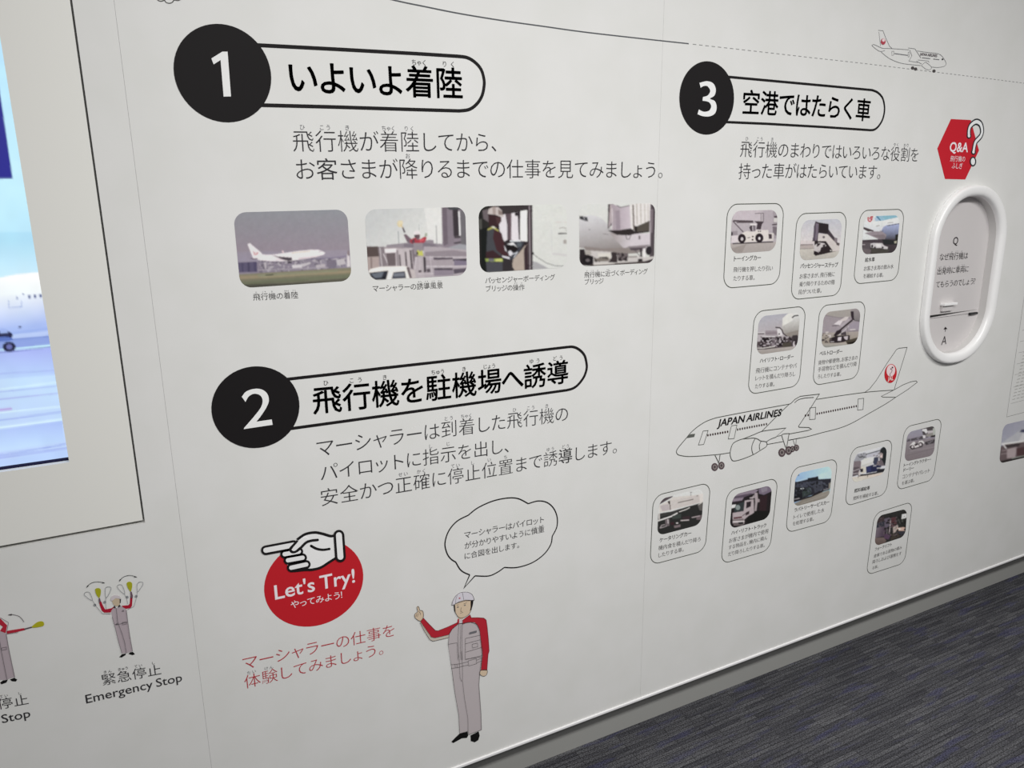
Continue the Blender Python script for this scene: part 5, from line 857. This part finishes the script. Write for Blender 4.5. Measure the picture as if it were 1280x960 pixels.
Art(2).stroke(A8([(470, 712), (500, 772), (506, 790), (512, 772), (522, 706)]), lw).make('landing_gear', PL, t); Art(2).stroke(A8([(1135, 510), (1172, 620), (1182, 640), (1190, 620), (1212, 495), (1160, 498), (1135, 510)]), lw).make('landing_gear', PL, t); Art(2).stroke(C9([(878, 482), (894, 528), (903, 545), (912, 526), (916, 474)]), 1.4).make('landing_gear', PL, t)
def wheel(p, rx, ry):
    w_ = Art(3).disc(p, rx, ry, 20).make('wheel', ink('54464a'), t); Art(4).disc(p, rx*.62, ry*.62, 16).make('rim', ink('88807e'), w_); Art(5).disc(p, rx*.36, ry*.36, 12).make('hub', ink('50484a'), w_)
wheel(C9(870, 588), 3.1, 3.9); wheel(C9(918, 573), 3.3, 4.0)
wheel(A8(468, 830), 4.1, 5.0); wheel(A8(535, 815), 3.9, 4.8); wheel(A8(1140, 685), 4.4, 5.4); wheel(A8(1208, 665), 4.2, 5.4)
for p, fr2 in (([(352, 470), (402, 465), (358, 604), (305, 610)], A8), ([(635, 418), (690, 410), (662, 545), (603, 550)], A8), ([(230, 568), (283, 562), (278, 668), (228, 672)], B7), ([(660, 488), (710, 482), (703, 582), (655, 588)], B7)):
    x = Art(2); x.stroke(fr2(p), 1.5, True); x.make('cabin_door', PL, t)
a = Art(2)
def dots(p, q, n, rx=.95, ry=1.6):
    for i in range(n): k_ = i/(n-1); a.disc((p[0]*(1-k_)+q[0]*k_, p[1]*(1-k_)+q[1]*k_), rx, ry, 8)
dots(A8(400, 512), A8(597, 477), 9); dots(A8(697, 455), A8(985, 401), 13, .85); dots(B7(192, 636), B7(216, 632), 2); dots(B7(295, 620), B7(643, 552), 18, .8, 1.5)
a.make('cabin_windows', ink('3c2c2c'), t, kind='stuff')
Art(2).poly(A8([(222, 502), (272, 497), (262, 530), (180, 542)])).make('cockpit_window', ink('5a5c58'), t)
text('lettering', 'JAPAN AIRLINES', [(896.5, 533.4), (976.2, 519.5)], BLACK, t, off=.024, layer=2, asp=.86, shear=.2)
def logo(t, cx, cy, rx, ry, fr2, rot):
    e = Art(2).disc(fr2(cx, cy), rx, ry, 24, rot).make('tail_logo', ink('b8262e'), t, 'red round crane emblem')
    return e
e = logo(t, 948, 262, 7.6, 12, B7, .12)
Art(3).disc(B7(950, 236), 5.4, 7.6, 20, .12).make('emblem_centre', ink('dcc8ca'), e)
T7 = Fr(1080, 420, 9.6)
x = Art(4); x.stroke(T7(spline([(345, 378), (318, 395), (338, 408), (330, 435), (312, 455), (318, 485)])), 1.8); x.disc(T7(343, 378), .9, 1.2, 8); x.make('crane_neck', ink('54444a'), e)
text('lettering', 'JAL', T7([(284, 536), (352, 528)]), ink('e8c8c4'), e, off=.03, layer=4, asp=1.0)

# ================================================================== FLIGHT PATH AND SMALL AEROPLANE
c = W(640, 25); t = thing('flight_path', 'long thin descent line along the top, solid then dashed', 'drawing', (c[0], 0, c[2]))
pth = spline([(240, -75), (330, -45), (420, -18), (492, 0), (530, 8), (575, 17), (630, 26), (680, 33), (730, 40), (800, 48), (861, 54.6)])
Art(1).stroke(pth, 2.4).make('solid_line', ink('54565a'), t)
ds = spline([(866, 55.2), (940, 63.5), (1010, 71.5), (1080, 79.3), (1135, 86), (1185, 92), (1240, 98.8), (1300, 106.5), (1360, 114)], False, 24)
cum = [0]
for p, q_ in zip(ds[:-1], ds[1:]): P1, P2 = W(*p), W(*q_); cum.append(cum[-1]+math.hypot(P1[0]-P2[0], P1[2]-P2[2]))
a = Art(1); s_ = 0; per = .0178
def at_len(v): return (float(np.interp(v, cum, [p[0] for p in ds])), float(np.interp(v, cum, [p[1] for p in ds])))
while s_+per*.55 < cum[-1]: a.stroke([at_len(s_), at_len(s_+per*.55)], 1.5); s_ += per
a.make('dashed_line', ink('8a8a8a'), t)
S10 = Fr(1080, 20, 10.667)
c = W(1135, 85); t = thing('aeroplane_drawing', 'small line drawing of an airliner above the dashed line at top right', 'drawing', (c[0], 0, c[2]))
PG = ink('7c7c7e'); a = Art(2)
a.stroke(S10(spline([(105, 388), (130, 380), (170, 395), (250, 430), (330, 432), (600, 450)])), 1.2); a.stroke(S10(spline([(105, 388), (130, 415), (210, 470), (280, 460)])), 1.2); a.stroke(S10(spline([(230, 480), (330, 560), (450, 615), (560, 640), (760, 660)])), 1.2)
a.stroke(S10(spline([(710, 465), (850, 485), (980, 500), (1040, 535), (1085, 600), (1095, 640), (1070, 670), (990, 685), (900, 680)])), 1.2); a.make('fuselage', PG, t)
a = Art(2); a.stroke(S10([(190, 190), (255, 195), (290, 290), (340, 400), (375, 432)]), 1.1); a.stroke(S10([(200, 210), (212, 320), (222, 400)]), .9); a.make('tail_fin', PG, t)
a = Art(2); a.stroke(S10([(590, 425), (680, 437), (760, 560)]), 1.2); a.stroke(S10([(610, 450), (640, 530), (600, 600), (720, 620)]), 1.1); a.stroke(S10([(720, 585), (860, 600), (870, 620)]), 1.1); a.stroke(S10([(700, 600), (770, 640)]), 1.1); a.make('wing', PG, t)
a = Art(2); a.stroke(S10(spline([(770, 660), (800, 630), (830, 620), (900, 680), (880, 715), (830, 710), (790, 680)], True)), 1.1, True); a.make('engine', PG, t)
for p in ((650, 692), (690, 706), (935, 733)): Art(3).disc(S10(*p), 2.0, 2.0, 12).make('wheel', ink('4a4646'), t)
x = Art(2); x.stroke(S10([(372, 470), (400, 468), (396, 522), (372, 524)]), .8, True); x.stroke(S10([(590, 480), (605, 480), (605, 545), (590, 545)]), .8, True); x.make('cabin_door', PG, t)
x = Art(2); x.stroke(S10([(405, 500), (585, 524)]), 1.9); x.stroke(S10([(775, 556), (885, 568)]), 1.9); x.stroke(S10([(925, 573), (1005, 582)]), 1.9); x.make('cabin_windows', ink('6c6c70'), t, kind='stuff')
x = Art(2).disc(S10(1048, 577), 1.2, 1.1, 10).make('cockpit_window', DARK, t)
text('lettering', 'JAPAN AIRLINES', S10([(745, 525), (975, 548)]), ink('5c5458'), t, off=.02, layer=2, asp=1.0)
e = Art(3).disc(S10(257, 340), 3.0, 4.0, 16).make('tail_logo', ink('a84450'), t, 'small red crane emblem'); Art(4).disc(S10(260, 322), 1.9, 2.0, 12).make('emblem_centre', ink('dcc8ca'), e)
U = Fr(180, 0, 16)
c = W(210, 0); t = thing('cloud_drawing', 'small outlined cloud cut off by the top edge above disc 1', 'drawing', (c[0], 0, c[2]))
a = Art(1); a.stroke(U(spline([(410, 0), (440, 45), (500, 65), (560, 50), (600, 0), (620, -40)])), 1.5); a.stroke(U(spline([(240, -60), (270, -5), (300, 16), (345, 24), (400, 4), (410, -10)])), 1.6); a.stroke(U(spline([(600, -5), (650, 8), (700, 4), (760, -50), (720, -130), (640, -160), (560, -230), (420, -220), (360, -150), (270, -140), (235, -60)])), 1.6)
a.make('outline', ink('5c5c5a'), t)

# ================================================================== QUIZ STICKER
Q8 = Fr(1120, 130, 8)
c = W(1197, 190); t = thing('quiz_sticker', 'red hexagon sticker with a white question mark above the oval window', 'sign', (c[0], 0, c[2]))
Art(1).poly(Q8([(550, 150), (748, 160), (830, 465), (693, 755), (490, 750), (413, 445)])).make('hexagon', ink('b8222e'), t, 'red hexagon')
text('lettering', 'Q&A', Q8([(533, 475), (718, 480)]), PINKW, t, off=.02, layer=2, by=0, asp=.92)
text('lettering', '飛行機の', Q8([(540, 575), (688, 578)]), PINKW, t, off=-.002, layer=2)
text('lettering', 'ふしぎ', Q8([(556, 645), (662, 650)]), PINKW, t, off=-.002, layer=2)
qa, qb = [(730, 318), (730, 265), (748, 215), (800, 178), (845, 200), (862, 265), (848, 320), (800, 375), (785, 420), (775, 480)], None
x = Art(3)
qp = Q8(spline(qa, False, 6))
x.stroke(qp, 17.5); x.disc(Q8(770, 575), 4.1, 6.2, 18); x.make('question_mark_outline', ink('2a2c30'), t)
Art(2.5).disc(qp[0], 3.0, 3.7, 16).make('question_mark_outline', ink('2a2c30'), t); Art(2.5).disc(qp[-1], 3.0, 3.6, 16).make('question_mark_outline', ink('2a2c30'), t)
x = Art(4); x.stroke(qp, 9.2); x.disc(Q8(770, 575), 2.6, 4.5, 18); x.make('question_mark', ink('dcdedf'), t, 'white question mark')
Art(5).disc(qp[0], 1.55, 2.1, 12).make('question_mark', ink('dcdedf'), t); Art(5).disc(qp[-1], 1.5, 2.0, 12).make('question_mark', ink('dcdedf'), t)

# ================================================================== OVAL QUIZ WINDOW
t = thing('quiz_window', 'white oval window frame set in the wall holding a question board', 'window', ((NX0+NX1)/2, 0, NZ0))
def ring(name, prof, m, parent, label=None):
    n = 12; V = []; F = []; cnt = None
    for o_, y in prof:
        lp = rrect(NX0+o_, NZ0+o_, NX1-o_, NZ1-o_, max(.02, .163-o_), n); cnt = len(lp); V += [(p[0], y, p[1]) for p in lp]
    for k_ in range(len(prof)-1):
        for i in range(cnt): j = (i+1) % cnt; a_ = k_*cnt; F.append((a_+i, a_+cnt+i, a_+cnt+j, a_+j))
    o = link(name, V, F, m, parent, label)
    for p in o.data.polygons: p.use_smooth = True
    return o
prof = [(.0, -.0004), (.0, -.010)]+[(.007-.007*math.cos(math.radians(a)), -.010-.007*math.sin(math.radians(a))) for a in (18, 36, 54, 72, 90)]+[(.012, -.0171), (.018, -.0166), (.0235, -.0152), (.0275, -.0125), (.0298, -.0085), (.0307, -.003), (.0307, .0)]
ring('frame_ring', prof, PLASTIC, t, 'glossy rounded white frame')
ring('liner', [(.0307, .0), (.0315, .0215)], mat('liner_white', (.66, .645, .635), .4), t)
BY = .021
lo = rrect(NX0+.0300, NZ0+.0300, NX1-.0300, NZ1-.0300, .12, 12)
xs0, xs1 = NX0+.0300, NX1-.0300
zl, zr = W(1164.2, 398.4, BY)[2], W(1212.3, 391.7, BY)[2]; zs = (zl+zr)/2
upb = [p for p in lo if p[1] > zs]; dnb = [p for p in lo if p[1] <= zs]
u_lo = [(xs1, zs+.0007)]+upb+[(xs0, zs+.0007)]; d_lo = dnb+[(xs1, zs-.001)]
i0 = next(i for i, p in enumerate(lo) if p[1] <= zs); d_lo = [(xs0, zs-.0007)]+dnb+[(xs1, zs-.0007)]
slab('question_board', u_lo, [], BY, BY+.004, BOARD, t); slab('answer_flap', d_lo, [], BY-.0006, BY+.004, BOARD, t)
slab('niche_back', rrect(NX0+.022, NZ0+.022, NX1-.022, NZ1-.022, .14, 12), [], .029, .031, BOARD, t)
slab('slot', rect(xs0+.003, zs-.006, xs1-.003, zs+.006), [], BY+.0032, BY+.006, GAP, t)
QK = ink('2a2628')
text('lettering', 'Q', [(1191, 305.6), (1197.2, 305.4)], QK, t, off=.006, Y=BY, by=0, asp=1.0)
text('lettering', 'なぜ飛行機は', [(1174.4, 325.8), (1209.4, 323.6)], QK, t, off=-.004, Y=BY, ruby=[(2, 'ひ'), (3, 'こう'), (4, 'き')], rub_m=GREY)
text('lettering', '出発時に車両に', [(1171.5, 343.6), (1210.4, 340.0)], QK, t, off=-.004, Y=BY, ruby=[(0, 'しゅつ'), (1, 'ぱつ'), (2, 'じ'), (4, 'しゃ'), (5, 'りょう')], rub_m=GREY)
text('lettering', 'てもらうのでしょう？', [(1169.6, 360), (1218.6, 355.4)], QK, t, off=-.004, Y=BY)
text('lettering', 'A', [(1176.4, 431.6), (1182.8, 430.2)], QK, t, off=-.006, Y=BY-.0006, asp=1.05)
x = Art(2, BY-.0006); x.stroke([(1181.8, 414.6), (1181.8, 409.4)], 2.4); x.poly([(1181.8, 408.4), (1179.4, 411.8), (1184.3, 411.3)]); x.make('arrow', QK, t)
p0, p1 = W(1180.6, 381, BY-.014), W(1196.6, 379, BY-.014)
hd = box('pull_tab', p0[0], p1[0], BY-.016, BY, p0[2]-.004, p0[2]+.003, PLASTIC, t, .001)
box('tab_bracket', p0[0]+.004, p1[0]-.008, BY-.008, BY, p0[2]-.022, p0[2]-.004, BOARD, t, .001)
# latch pin
pa, pb = W(1212.5, 391.8, BY-.006), W(1221.8, 390.4, BY-.006)
bm = bmesh.new(); bmesh.ops.create_cone(bm, cap_ends=True, segments=14, radius1=.0042, radius2=.0042, depth=pb[0]-pa[0])
bmesh.ops.rotate(bm, verts=bm.verts, matrix=Matrix.Rotation(math.pi/2, 3, 'Y')); bmesh.ops.translate(bm, verts=bm.verts, vec=((pa[0]+pb[0])/2, BY-.0046, zs))
bmesh.ops.bevel(bm, geom=bm.edges[:], offset=.0008, segments=1, affect='EDGES')
bm.verts.index_update(); link('latch_pin', [tuple(v.co) for v in bm.verts], [tuple(v.index for v in f_.verts) for f_ in bm.faces], mat('black_plastic', (.012, .012, .014), .35), t, 'black pin'); bm.free()
